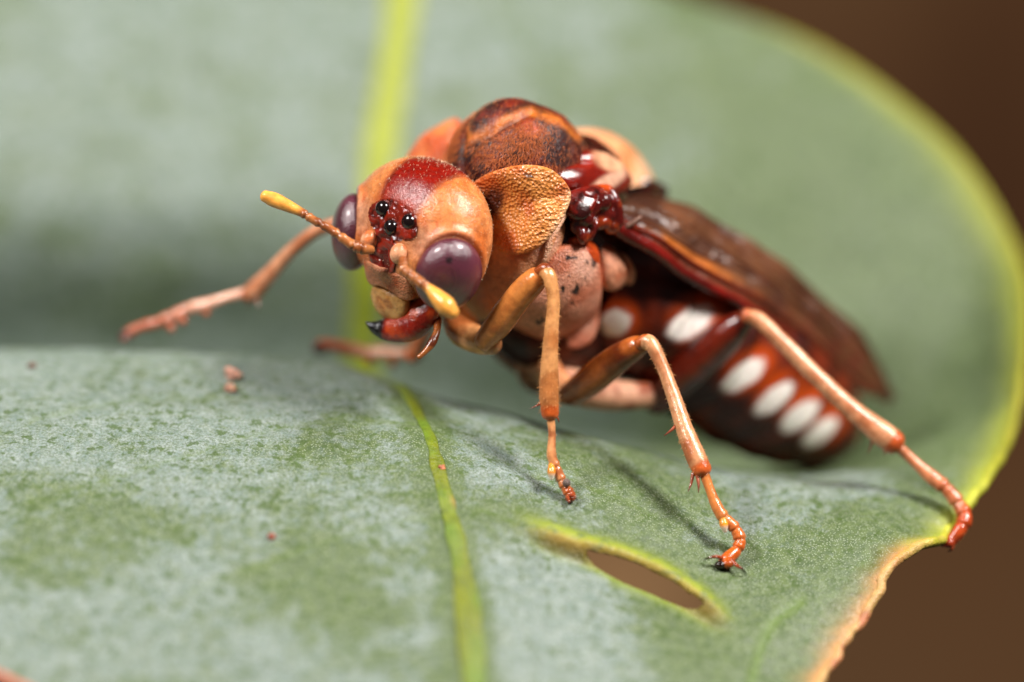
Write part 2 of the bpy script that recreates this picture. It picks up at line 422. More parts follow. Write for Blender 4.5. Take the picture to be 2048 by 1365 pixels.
for i in ring:
    o_ = next((k for k in (i - NU, i + NU, i - 1, i + 1) if not ins[k]), None)
    if o_ is None: bad[i] = True
    else: flat[i] = cut(o_, i)
F = F[~bad[F].any(1)]
# side veins leaving the midrib: shallow channels
Q = PX(flat)
fore = Vv < 4.9
veins = [[(935,1010),(1020,1040),(1150,1090)], [(1500,1365),(1520,1290),(1545,1245),(1600,1205)], [(845,860),(960,900),(1100,960)],
         [(850,850),(700,830),(560,850),(400,905),(250,950),(60,1000)], [(900,1020),(760,1050),(600,1100),(380,1180)], [(700,790),(480,790),(250,800),(60,840)], [(960,905),(1150,960),(1330,1040)]]
vd = np.full(len(Q), 1e9)
for v in veins: vd = np.minimum(vd, line_dist(Q, v))
vd = np.where(fore, vd, 1e9)
wv = np.abs(Q[:, 1] * 0)
far_veins = []
for k in range(7):
    y0 = 640 - 105 * k
    far_veins.append([(735 + .1 * (640 - y0), y0), (1000, y0 - 60), (1400, y0 - 180), (1900, y0 - 380)])
    far_veins.append([(735 + .1 * (640 - y0), y0), (500, y0 - 50), (200, y0 - 150), (-300, y0 - 330)])
vf = np.full(len(Q), 1e9)
for v in far_veins: vf = np.minimum(vf, line_dist(Q, v))
vf = np.where(Vv > 6.3, vf, 1e9)
disp -= .06 * np.exp(-(vd / 9) ** 2)
# slit in the blade with a swollen yellow lip
LIP = [(1010,1035),(1080,1062),(1160,1092),(1240,1112),(1310,1140),(1375,1180),(1430,1222),(1470,1245)]
lipd = np.where(fore, line_dist(Q, LIP), 1e9)
side = np.zeros(len(Q)); lp = np.array(LIP, float)
side = Q[:, 1] - np.interp(Q[:, 0], lp[:, 0], lp[:, 1])
along = sstep(1000, 1120, Q[:, 0]) * sstep(1490, 1400, Q[:, 0])
disp += .30 * np.exp(-(lipd / 20) ** 2) * along * np.where(side > 8, np.exp(-np.maximum(side - 8, 0) / 10), 1)
disp -= .34 * sstep(11, 26, side) * np.exp(-np.maximum(side - 30, 0) / 90) * along * (lipd < 400)
flat = flat + Nl * disp[:, None]
Q = PX(flat)
tint = np.zeros(len(flat)); ct = np.tile(lin(136, 148, 40), (len(flat), 1))
yg = lin(158, 172, 38); rd = lin(178, 112, 62); gr = lin(110, 140, 50)
nz = fbm(flat, .8, 3); nz2 = fbm(flat, 3.0, 3)
# lip and slit rim
w = np.exp(-(lipd / 22) ** 2) * along; tint = np.maximum(tint, w * .9 * sstep(.25, .6, nz2 + .12)); ct = mixc(ct, lin(160, 110, 30), np.exp(-((side - 14) / 12) ** 2) * along * (lipd < 40) * .8)
sd = np.full(len(Q), 1e9); sd[near] = line_dist(PX(flat[near] - Nl[near] * disp[near, None]), np.vstack([SLc, SLc[:1]]))
tint = np.maximum(tint, np.exp(-(sd / 12) ** 2) * .55)
# margins
mm_edge = np.linalg.norm(flat.reshape(NV, NU, 3) - flat.reshape(NV, NU, 3)[:, -1:], axis=2).ravel()
farm = sstep(4.0, 6.0, Vv)
wn = np.exp(-(mm_edge / (.55 + .35 * farm + .7 * (nz - .5))) ** 1.6)
ct = np.where((wn > .02)[:, None], mixc(mixc(np.tile(lin(188, 132, 78), (len(flat), 1)), lin(150, 156, 42), sstep(2.7, 3.6, Vv + 1.2 * (nz - .5))), lin(136, 142, 44), farm), ct)
tint = np.maximum(tint, wn * .95)
# veins
wv_ = np.exp(-(vd / 5) ** 2) * .22 * sstep(.3, .6, nz2 + .1); ct = np.where((wv_ > tint)[:, None], lin(92, 112, 44), ct); tint = np.maximum(tint, wv_)
wv2 = np.exp(-(line_dist(Q, veins[1]) / 13) ** 2) * .9 * fore; ct = np.where((wv2 > tint)[:, None], lin(96, 122, 36), ct); tint = np.maximum(tint, wv2 * .4)
# green (wax rubbed off) mask
green = .12 + .75 * np.exp(-(np.abs(U - 4) / (.17 + .12 * (nz - .5))) ** 2) * (Vv < 6)
green += .55 * sstep(1180, 1420, Q[:, 0]) * sstep(1020, 1180, Q[:, 1] + .25 * (Q[:, 0] - 1400)) * fore
green += .40 * np.exp(-(lipd / 60) ** 2) * fore
green += .40 * ((ell(Q, 1250, 960, 230, 75, 22) < 1.3) * sstep(1.3, .5, ell(Q, 1250, 960, 230, 75, 22))) * fore
green += .30 * sstep(1.2, .3, ell(Q, 620, 1190, 170, 130)) * fore
green += .10 * np.exp(-(vf / 30) ** 2) + .55 * sstep(1000, 1750, Q[:, 0]) * (Vv > 5.5)
green += (.30 - .15 * (Vv > 5.5)) * sstep(.5, .75, fbm(flat * [1, 2.2, 1], .2, 2)) 
green -= .25 * sstep(1.3, .3, ell(Q, 1100, 1250, 140, 150)) * fore
leaf = empty('leaf', C(950, 1000, 0)); tag(leaf, 'curled blue green waxy leaf with a yellow midrib and a torn slit', 'leaf')
lo = mk('blade', flat, F, M_leaf, leaf, ct)
attr(lo, 'tint', tint); attr(lo, 'green', green)
# orient faces toward the viewer's side, then give the sheet its thickness
import bmesh
bm = bmesh.new(); bm.from_mesh(lo.data)
bmesh.ops.delete(bm, geom=[v for v in bm.verts if not v.link_faces], context='VERTS')
bm.faces.ensure_lookup_table(); fc = bm.faces[len(bm.faces) // 3]
if fc.normal.dot(Vector(W((0, .6, 1)) - W((0, 0, 0)))) < 0: bmesh.ops.reverse_faces(bm, faces=bm.faces[:])
bm.to_mesh(lo.data); bm.free()
md = lo.modifiers.new('thickness', 'SOLIDIFY'); md.thickness = .32 * MM; md.offset = -1.0

Pf = flat.reshape(NV, NU, 3); Nf = Nl.reshape(NV, NU, 3)
def leaf_at(px, py, vmax=4.9):           # nearest visible blade point to a pixel (near part of the leaf)
    m = np.where((Vv < vmax), ((Q - [px, py]) ** 2).sum(1), 1e12); i = int(np.argmin(m)); return flat[i], Nl[i]
# midrib: a low rounded cord proud of the blade
jm = int(np.argmin(np.abs(us - 4)))
mid = Pf[::4, jm] + .02 * Nf[::4, jm]; vm = vs[::4]
rm = np.interp(vm, [0, 1, 2, 3, 4, 5, 7, 9, 12], [.44, .44, .35, .24, .19, .30, .58, .66, .74])
n = 14; th = np.linspace(-.15, math.pi + .15, n); tx = unit(np.gradient(mid, axis=0)); nn = Nf[::4, jm]; sx = unit(np.cross(tx, nn))
wob = 1 + .7 * (fbm(mid, 1.6, 3) - .5)
R = mid[:, None] + (rm * wob)[:, None, None] * (np.cos(th)[None, :, None] * sx[:, None] + .26 * (np.sin(th) - .2)[None, :, None] * nn[:, None])
cm = np.tile(lin(104, 112, 12), (R.shape[0] * n, 1)); Rr = R.reshape(-1, 3); nzr = fbm(Rr, 1.0, 3)
cm = mixc(cm, lin(92, 116, 28), sstep(.45, .75, nzr)); cm = mixc(cm, lin(170, 130, 70), sstep(.72, .85, fbm(Rr + 9, 1.4, 2)))
cm = mixc(cm, lin(140, 148, 28), sstep(5, 8, np.repeat(vm, n)))
mk('midrib', Rr, quads(n, R.shape[0]), M_rib, leaf, cm)
# rolled margin along the free edge
E = Pf[::3, -1] - .12 * Nf[::3, -1]; ve = vs[::3]
er = .16 + .10 * (fbm(E, 1.3, 3) - .4)
V, Fq, tt, an = tube(E, er, 12, len(E) * 2); vv = np.interp(tt, np.linspace(0, 1, len(ve)), ve); nz3 = fbm(V, 1.1, 3)
cm = mixc(np.tile(lin(190, 148, 96), (len(V), 1)), lin(180, 112, 78), sstep(.5, .72, nz3)); cm = mixc(cm, lin(172, 172, 48), sstep(2.6, 3.8, vv + 1.6 * (nz3 - .5))); cm = mixc(cm, lin(140, 136, 36), sstep(4.5, 6, vv))
mk('margin', V, Fq, M_margin, leaf, cm)
E2 = Pf[0, ::3] - .12 * Nf[0, ::3]; V, Fq, tt, an = tube(E2, .2, 10, len(E2)); mk('margin', V, Fq, M_margin, leaf, lin(186, 110, 90))

# ------------------------------------------------------------------ the sawfly
fly = empty('sawfly', C(1300, 900, 2)); tag(fly, 'stocky red brown and orange sawfly with purple eyes standing on the leaf', 'sawfly')
TAN = lin(214, 138, 84); ORG = lin(222, 120, 50); PINK = lin(222, 160, 132); DRED = lin(112, 24, 10); BLK = lin(22, 10, 8); AMB = lin(205, 128, 62); CREAM = lin(238, 205, 170); BRN = lin(70, 22, 10)

# ---- body frame
b = unit([.72, -.25, -.60]); nB = np.array([.30, .94, -.03]); nB = unit(nB - b * (nB @ b)); lB = np.cross(b, nB)     # back, up, insect's left (toward viewer)
T0 = C(1090, 470, 4.3)
BF = np.stack([b, nB, lB])
def TB(x, y, z): return T0 + np.array([x, y, z]) @ BF
def mirror(V): V = np.asarray(V); return V - 2 * ((V - T0) @ lB)[..., None] * lB
def nearside(V): s = ((V - T0) @ lB); return np.where((s < 0)[:, None], mirror(V), V)
def tdepth(px, py, R=(3.0, 3.7, 2.7)):       # depth of the thorax core's near surface under a pixel
    o = C(px, py, 0); dirv = unit(np.array([o[0], o[1], -D])); A = BF / np.array(R)[:, None]
    q = A @ (np.array([0, 0, D]) - T0); w = A @ dirv; a = w @ w; bb = q @ w; c = q @ q - 1; dis = bb * bb - a * c
    s = (-bb - math.sqrt(dis)) / a if dis > 0 else -bb / a
    return D * -1 + s * -dirv[2]

def part(name, V, F, mat, parent=fly, cols=None, mir=False, close=True):
    o = mk(name, V, F, mat, parent, cols)
    if close: fix_normals(o)
    if mir:
        o2 = mk(name, mirror(V), F[:, ::-1], mat, parent, cols)
        if close: fix_normals(o2)
    return o

def plate(name, pts, N, bulge, mat, colf, parent=fly, mir=False, lift=.15, thick=.5, tex=0, depth=None, **k):
    """pts: pixel outline; depth from the thorax surface unless a third number is given"""
    bd = np.array([C(p[0], p[1], p[2] if len(p) > 2 else tdepth(p[0], p[1]) - lift) for p in pts])
    V, F, rho, B = pillow(bd, N, bulge, thick, **k)
    if len(pts[0]) == 2:                  # follow the curved body instead of the chord
        flatV = pillow(bd, N, 0, thick, **k)[0]; q = PX(flatV); m_ = rho <= 1
        surf = np.array([C(x, y, tdepth(x, y) - lift) for x, y in q[m_]]); V[m_] = surf + (V[m_] - flatV[m_])
    if tex: V = V + unit(N) * (tex * (fbm(V, 2.2, 4) - .5) * (rho < 1))[:, None]
    return part(name, V, F, mat, parent, colf(V, PX(V), rho), mir)
VIEW = unit(lB + .35 * nB); 

# thorax core (dark, mostly hidden between the plates)
V, F, L = ellipsoid(T0, BF, (3.0, 3.55, 2.6)); part('thorax_core', V, F, M_gloss, fly, mixc(np.tile(lin(74, 20, 9), (len(V), 1)), BLK, sstep(.4, .7, fbm(V, .8))))

# mesonotum: big dark dome with orange lines
Mc = TB(-2.25, 1.95, 0)
V, F, L = ellipsoid(Mc, BF, (2.05, 2.1, 2.05), 220, 150, 2.2)
loc = (V - Mc) @ BF.T; bk = np.maximum(loc[:, 0], 0); loc[:, 0] += .38 * bk; loc[:, 1] -= .10 * bk ** 1.5; V = Mc + loc @ BF
Qm = PX(nearside(V))
stripe = [(905,300),(925,288),(958,272),(1000,246),(1035,228),(1062,222),(1085,232),(1120,252),(1150,275)]
groove = [(928,350),(934,325),(945,300),(962,280),(1005,252),(1062,226)]
up = unit(V - Mc)
gd = line_dist(Qm, groove); sd_ = line_dist(Qm, stripe)
V = V + up * (-.13 * np.exp(-(gd / 9) ** 2) + .12 * sstep(10, 60, gd))[:, None]; sd_ = sd_ + 14 * (fbm(V, 3.0, 2) - .5)
V = V + up * (.10 * (fbm(V, 1.1, 3) - .5))[:, None]
c = np.tile(lin(92, 24, 11), (len(V), 1)); nzv = fbm(V, 1.6, 3)
c = mixc(c, lin(52, 12, 8), sstep(.40, .60, nzv)); c = mixc(c, lin(132, 38, 14), sstep(.5, .25, nzv) * .6)
c = mixc(c, lin(232, 128, 42), np.exp(-(sd_ / 8) ** 2) * .7 * sstep(.3, .6, nzv + .08)); c = mixc(c, lin(40, 8, 6), np.exp(-(gd / 5) ** 2) * .7 * (Qm[:, 1] > 285))
c = mixc(c, lin(180, 70, 28), sstep(1.1, .3, ell(Qm, 1060, 262, 34, 22, 20)) * .8)
part('mesonotum', V, F, M_meso, fly, c)
# short coppery pubescence on the dome
cand = rng.integers(0, len(V), 60000); Qc = Qm[cand]
wgt = .06 + sstep(1.2, .4, ell(Qc, 1015, 300, 74, 44, -15)) + .8 * sstep(1.2, .4, ell(Qc, 925, 290, 26, 26)) + .5 * sstep(1.2, .4, ell(Qc, 1060, 265, 50, 30)) 
sel = cand[(rng.random(len(cand)) < wgt * .9)][:11000]
hp = V[sel] + rng.normal(0, .02, (len(sel), 3)); hn = up[sel]; 
hairs('pubescence', hp, hn * .35 + unit(BF[0] * -.2 - BF[1] * .9 + BF[2] * .5) * .9, .2, .0075, M_hair, fly, lin(205, 112, 58), jit=.3)

# pronotum lobes (mirrored: the far one shows beyond the head)
def c_pron(V, Qp, rho):
    c = np.tile(lin(218, 138, 66), (len(V), 1)); nz = fbm(V, 1.2, 3)
    c = mixc(c, lin(205, 108, 50), sstep(.45, .65, nz)); c = mixc(c, lin(60, 14, 8), sstep(1.2, .5, ell(Qp, 985, 405, 26, 40, 20)) * .9)
    c = mixc(c, lin(238, 178, 128), np.exp(-(line_dist(Qp, [(1142,385),(1138,412),(1112,455),(1085,500)]) / 9) ** 2))
    c = mixc(c, lin(60, 22, 10), sstep(.7, .3, ell(Qp, 1060, 352, 30, 8, 10)) * sstep(.45, .6, fbm(V, 6, 2)) * .9)
    return c
plate('pronotum', [(958,380,1.1),(982,350,.5),(1020,334,.25),(1060,330,.2),(1100,338,.3),(1130,364,.5),(1142,392,.7),(1130,428,.6),(1105,468,.5),(1070,500,.6),(1030,500,.8),(985,450,1.4)], VIEW, .4, M_pron, c_pron, lift=.35, thick=1.2, p=.6, tex=.06)
plate('pronotum', [(806,338,5.0),(826,298,5.2),(850,270,5.3),(882,251,5.3),(912,236,5.2),(914,256,4.8),(898,300,4.4),(884,340,4.2),(846,350,4.6)], unit(-.5 * lB + .5 * nB - .7 * b), .3, M_pron, cs0 := (lambda V, Qp, rho: mixc(np.tile(lin(206, 120, 58), (len(V), 1)), lin(190, 82, 36), sstep(.4, .65, fbm(V, 1.2, 3)))), thick=1.0, tex=.06)
def c_prop(V, Qp, rho):
    c = np.tile(lin(218, 148, 100), (len(V), 1)); nz = fbm(V, 1.0, 3)
    c = mixc(c, lin(190, 90, 42), sstep(1.2, .2, ell(Qp, 1035, 500, 22, 34, 30)) * .8); c = mixc(c, PINK, sstep(1.2, .3, ell(Qp, 1095, 490, 28, 50, 25)))
    c = mixc(c, lin(205, 120, 65), sstep(.5, .7, nz) * .5); return c
plate('propleuron', [(975,420),(1010,440),(1060,470),(1095,462),(1125,440),(1128,470),(1108,520),(1075,545),(1040,585),(1000,625),(968,640),(962,590),(970,500)], unit(lB - .25 * b), .25, M_pleura, c_prop, mir=True, lift=.3, thick=1.4)
# flange at the rear of the pronotum
V, F, t, a = tube(np.array([C(x, y, tdepth(x, y) - .62) for x, y in [(1139,398),(1132,425),(1112,458),(1098,490),(1088,520)]]), [.03, .08, .12, .15, .08], 16, 40)
part('pronotum_flange', V, F, M_pleura, fly, mixc(np.tile(lin(240, 184, 148), (len(V), 1)), lin(220, 140, 90), sstep(.55, .7, fbm(V, 2))), True)

# mesopleuron: big pink granular plate
def c_pleu(V, Qp, rho):
    c = np.tile(lin(224, 152, 122), (len(V), 1)); nz = fbm(V, 1.3, 3)
    c = mixc(c, lin(206, 120, 88), sstep(.4, .65, nz)); c = mixc(c, lin(235, 175, 150), sstep(1.2, .3, ell(Qp, 1170, 530, 30, 40)))
    spots = [(1136,517,7,5),(1150,516,5,4),(1190,520,7,9),(1187,530,6,5),(1175,525,4,4),(1150,585,9,6),(1155,578,5,9),(1126,580,4,8),(1138,550,3,3),(1078,645,6,4),(1085,640,4,4),(1143,606,4,3),(1171,556,3,3),(1165,570,2,2)]
    j = fbm(V, 9, 2)
    for x, y, rx, ry in spots: c = mixc(c, lin(28, 12, 8), sstep(1.15, .7, ell(Qp, x, y, rx, ry) + .9 * (j - .5)))
    c = mixc(c, lin(200, 95, 45), sstep(.9, 1.0, rho) * .5); return c
plate('mesopleuron', [(1100,522),(1120,500),(1150,490),(1180,500),(1200,530),(1204,570),(1200,620),(1196,655),(1182,684),(1152,698),(1115,690),(1070,670),(1030,645),(1025,615),(1050,590),(1080,560)], unit(lB + .05 * nB), .2, M_pleura, c_pleu, mir=True, lift=.4, thick=1.6, tex=.05, p=.55)
# hind part of the side: pink slivers
cs = lambda a, b_, s=.55: (lambda V, Qp, rho: mixc(np.tile(a, (len(V), 1)), b_, sstep(s - .12, s + .12, fbm(V, 1.5, 3))))
plate('metapleuron', [(1198,488,2.6),(1222,492,2.9),(1246,520,3.2),(1256,548,3.5),(1244,574,3.6),(1220,582,3.2),(1206,560,2.8),(1202,520,2.6)], lB, .3, M_pleura, cs(lin(232, 158, 122), lin(196, 92, 45)), mir=True)
plate('metapleuron', [(1246,506,3.2),(1262,522,3.5),(1270,550,3.8),(1262,570,3.9),(1250,556,3.6),(1250,530,3.3)], lB, .25, M_pleura, cs(lin(235, 170, 140), lin(206, 110, 66)), mir=True)
plate('epimeron', [(1146,480,1.6),(1165,474,1.7),(1190,488,2.2),(1200,515,2.2),(1195,540,2.2),(1178,520,1.8),(1158,500,1.6)], unit(lB + .2 * nB), .22, M_gloss, cs(lin(222, 112, 52), lin(190, 70, 24)), mir=True)
# sternum: dark underside
V, F, t, a = tube(CC([(985,635,4.8),(1040,660,4.8),(1100,672,5.0),(1150,675,5.4),(1200,665,6.2)]), [.6, 1.1, 1.2, 1.1, .9], 40, 60); part('sternum', V, F, M_abd, fly, mixc(np.tile(lin(88, 34, 16), (len(V), 1)), lin(48, 16, 9), sstep(.4, .6, fbm(V, 1))))
V, F, t, a = tube(CC([(1075,735,4.6),(1140,770,4.8),(1220,790,5.2),(1320,790,5.8)]), [.35, .6, .55, .4], 30, 50); part('sternum_plate', V, F, M_pleura, fly, mixc(np.tile(lin(226, 165, 130), (len(V), 1)), lin(160, 75, 35), sstep(.4, .65, fbm(V, 1.3))), True)

# scutellum group
def c_scl(V, Qp, rho):
    c = np.tile(lin(120, 22, 10), (len(V), 1)); nz = fbm(V, 1.5, 3); c = mixc(c, lin(78, 14, 8), sstep(.4, .65, nz))
    c = mixc(c, lin(168, 38, 14), sstep(1.3, .4, ell(Qp, 1155, 325, 50, 14, 0)) * .6)
    c = mixc(c, lin(236, 178, 138), sstep(1.4, .6, ell(Qp, 1222, 323, 34, 18, 28) + .5 * (nz - .5)) * .95)
    c = mixc(c, lin(240, 190, 160), sstep(1.4, .6, ell(Qp, 1218, 364, 34, 13, -28) + .5 * (nz - .5)) * .9)
    return c
plate('mesoscutellum', [(1058,334,1.8),(1095,318,2.1),(1140,306,2.5),(1190,302,3.1),(1232,320,3.7),(1258,345,4.1),(1262,372,4.0),(1225,388,3.0),(1180,388,2.2),(1140,375,1.5),(1100,350,1.4)], unit(nB + .8 * lB - .1 * b), .45, M_gloss, c_scl, mir=True, thick=.9, tex=.08)
plate('mesoscutum_lobe', [(1060,330,2.2),(1072,298,2.9),(1102,276,3.6),(1145,267,4.4),(1190,276,5.0),(1228,304,5.0),(1238,322,4.4),(1190,306,3.6),(1130,312,2.7),(1090,326,2.2)], unit(nB + .6 * lB), .3, M_gloss, lambda V, Qp, rho: mixc(np.tile(lin(96, 22, 12), (len(V), 1)), lin(52, 12, 8), sstep(.35, .6, fbm(V, 2))), mir=True, thick=.8, tex=.06)
plate('postscutellum', [(1140,266,6.0),(1170,258,6.6),(1215,268,7.4),(1262,298,8.0),(1296,340,8.2),(1306,362,7.6),(1290,384,6.6),(1250,390,5.9),(1240,350,5.8),(1215,300,6.2)], unit(nB + .2 * b), .35, M_pron, cs(lin(230, 140, 80), lin(236, 176, 130), .5), thick=1.0)
plate('metanotum', [(1236,386,4.8),(1275,378,5.4),(1300,362,6.4),(1325,372,7.2),(1330,390,7.0),(1300,400,6.2),(1262,402,5.4)], unit(nB + .4 * lB), .3, M_gloss, cs(lin(60, 20, 12), lin(30, 10, 8)), mir=True, thick=.7)

# tegula and knobbly wing hinge
plate('tegula', [(1132,392,1.0),(1160,376,1.2),(1196,372,1.7),(1215,386,2.0),(1204,404,1.7),(1188,424,1.3),(1164,440,.9),(1142,424,.8)], unit(lB + .4 * nB), .32, M_gloss, lambda V, Qp, rho: mixc(np.tile(lin(112, 22, 12), (len(V), 1)), lin(46, 10, 8), sstep(.35, .6, fbm(V, 2.5))), mir=True, tex=.12)
def blob(name, x, y, d, rx, ry, rz, colr, ang=0, mat=M_wingbase, parent=fly, mir=True, dark=.5):
    a = math.radians(ang); A = np.array([[math.cos(a), -math.sin(a), 0], [math.sin(a), math.cos(a), 0], [0, 0, 1.0]])
    V, F, L = ellipsoid(C(x, y, d), A, (rx, ry, rz), 40, 24); V = V + L * (.25 * min(rx, ry) * (fbm(V, 2.2 / max(rx, .2) * .4, 2) - .5))[:, None]
    return part(name, V, F, mat, parent, mixc(np.tile(colr, (len(V), 1)), np.asarray(colr) * .35, sstep(.45, .7, fbm(V, 2.4, 2)) * dark), mir)
bl = [(1204,404,1.5,.36,.34,.32,0),(1186,414,1.35,.26,.34,.26,10),(1172,438,1.3,.3,.3,.32,0),(1164,470,1.3,.22,.34,.26,0),(1202,446,1.6,.36,.24,.28,-20),(1186,464,1.4,.12,.36,.2,20),(1222,452,1.9,.3,.3,.3,0),(1196,428,1.75,.5,.4,.3,0),(1180,450,1.6,.3,.4,.25,0),(1150,450,1.3,.2,.3,.2,0),(1212,430,1.7,.3,.3,.3,0)]
HV, HFc, off = [], [], 0
for x, y, d, rx, ry, rz, ang in bl:
    a_ = math.radians(ang); V, F, L = ellipsoid(C(x, y, d), [[math.cos(a_), -math.sin(a_), 0], [math.sin(a_), math.cos(a_), 0], [0, 0, 1.0]], (rx, ry, rz), 28, 18); HV.append(V); HFc.append(F + off); off += len(V)
V, F, t, a = tube(CC([(1186,378,1.9),(1215,381,1.9),(1231,405,1.8),(1235,440,1.9),(1226,460,2.0)]), [.14, .2, .2, .24, .2], 18, 50); HV.append(V); HFc.append(F + off)
HV = np.vstack(HV); HFc = np.vstack(HFc)
def hinge_mat():
    m = NT('wet looking amber and dark red cuticle'); k = m.ramp(m.noise(1.3, 3), .5, .68); c = m.mix(k, lin(64, 11, 8), lin(186, 70, 20)); c = m.mix(m.ramp(m.noise(.7, 2), .42, .6, 0, .8), c, lin(84, 16, 10))
    m.set(Base_Color=c, Roughness=.14, Normal=m.bump(m.noise(5, 3), .05), Coat_Weight=.3, Coat_Roughness=.1, Subsurface_Weight=.1, Subsurface_Scale=.3 * MM); return m.m
M_hinge = hinge_mat()
for f_ in (lambda v: v, mirror):
    o = fix_normals(mk('wing_hinge', f_(HV), HFc, M_hinge, fly)); rm_ = o.modifiers.new('weld', 'REMESH'); rm_.mode = 'VOXEL'; rm_.voxel_size = .05 * MM; rm_.use_smooth_shade = True
    sm = o.modifiers.new('soften', 'SMOOTH'); sm.iterations = 5; sm.factor = .5
# ---- wings (held roof-like along the back)
LOW = CC([(1212,440,2.0),(1260,470,2.5),(1330,520,3.3),(1410,575,4.3),(1500,622,5.5),(1600,690,7.4),(1700,762,9.2),(1778,806,10.8)])
UPW = CC([(1245,398,5.2),(1300,388,6.2),(1370,415,7.2),(1450,466,8.2),(1545,528,9.2),(1650,615,10.4),(1738,712,11.2),(1784,803,11.2)])
nw, mw = 120, 60
Lc, Uc = catmull(LOW, nw), catmull(UPW, nw); s = np.linspace(0, 1, mw)
outw = unit(lB + .8 * nB)
Wp = Lc[:, None] * (1 - s)[None, :, None] + Uc[:, None] * s[None, :, None] + outw * (.75 * np.sin(math.pi * s) ** .8)[None, :, None] * np.sin(np.linspace(.15, 1, nw) * math.pi * .92)[:, None, None]
Wf = Wp.reshape(-1, 3); tw = np.repeat(np.linspace(0, 1, nw), mw); sw = np.tile(s, nw)
ridged = .05 * np.cos(sw * 2 * math.pi * 4.2 + 3 * tw + 2 * fbm(Wf, .5)) * sstep(0, .15, sw) * sstep(1, .8, sw) + .40 * (fbm(Wf, .6, 2) - .5) + .22 * np.exp(-((sw - .80 - .06 * np.sin(5 * tw)) / .05) ** 2) * sstep(.2, .5, tw)
Wf = Wf + outw * ridged[:, None]
cw = mixc(np.tile(lin(60, 30, 19), (len(Wf), 1)), lin(100, 58, 34), sstep(.4, .7, fbm(Wf, .7, 3)))
cw = mixc(cw, lin(205, 110, 32), np.exp(-((sw - .14) / .06) ** 2) * sstep(.12, .25, tw) * sstep(.62, .4, tw) * .7 * sstep(.25, .55, fbm(Wf, 1.6, 3)))
cw = mixc(cw, lin(120, 30, 14), np.exp(-(sw / .09) ** 2))
cw = mixc(cw, lin(92, 32, 18), sstep(.5, .9, tw) * sstep(.7, .3, sw) * .8)
def wing(V_m, name='forewing'):
    o = mk(name, V_m(Wf), quads(mw, nw), M_wing, fly, cw)
    md = o.modifiers.new('thickness', 'SOLIDIFY'); md.thickness = .05 * MM; md.offset = 0
    g = Wf.reshape(nw, mw, 3)
    def vein(path, r, cc, k=70):
        V, F, t, a = tube(V_m(path), r, 12, k); fix_normals(mk('vein', V, F, M_gloss, o, mixc(np.tile(cc, (len(V), 1)), cc * .5, sstep(.4, .7, fbm(V, 1.5)))))
    vein(g[::8, 0], np.interp(np.linspace(0, 1, 15), [0, .1, .5, 1], [.26, .25, .18, .07]), lin(120, 20, 12))
    vein(g[2::8, 6] + outw * .03, np.interp(np.linspace(0, 1, len(g[2::8])), [0, .4, 1], [.15, .1, .03]), lin(112, 36, 16))
    for j, (a0, a1) in ((16, (4, 100)), (26, (4, 92)), (38, (6, 96)), (49, (4, 104))):
        ii = np.arange(a0, a1, 8); jj = np.clip((j + 5 * np.sin(ii / 17. + j)).astype(int), 1, mw - 2); vein(g[ii, jj] + outw * .02, .045, lin(86, 40, 22))
    for i in (30, 48, 66, 84): vein(g[[i, i + 2, i + 5, i + 7], [16, 21, 27, 37]] + outw * .02, .035, lin(86, 40, 22), 16)
    return o
wing(lambda V: V)
wing(mirror)
blob('wing_fold', 1262, 448, 2.4, .45, .1, .2, lin(150, 110, 95), -35, M_wing, mir=True)

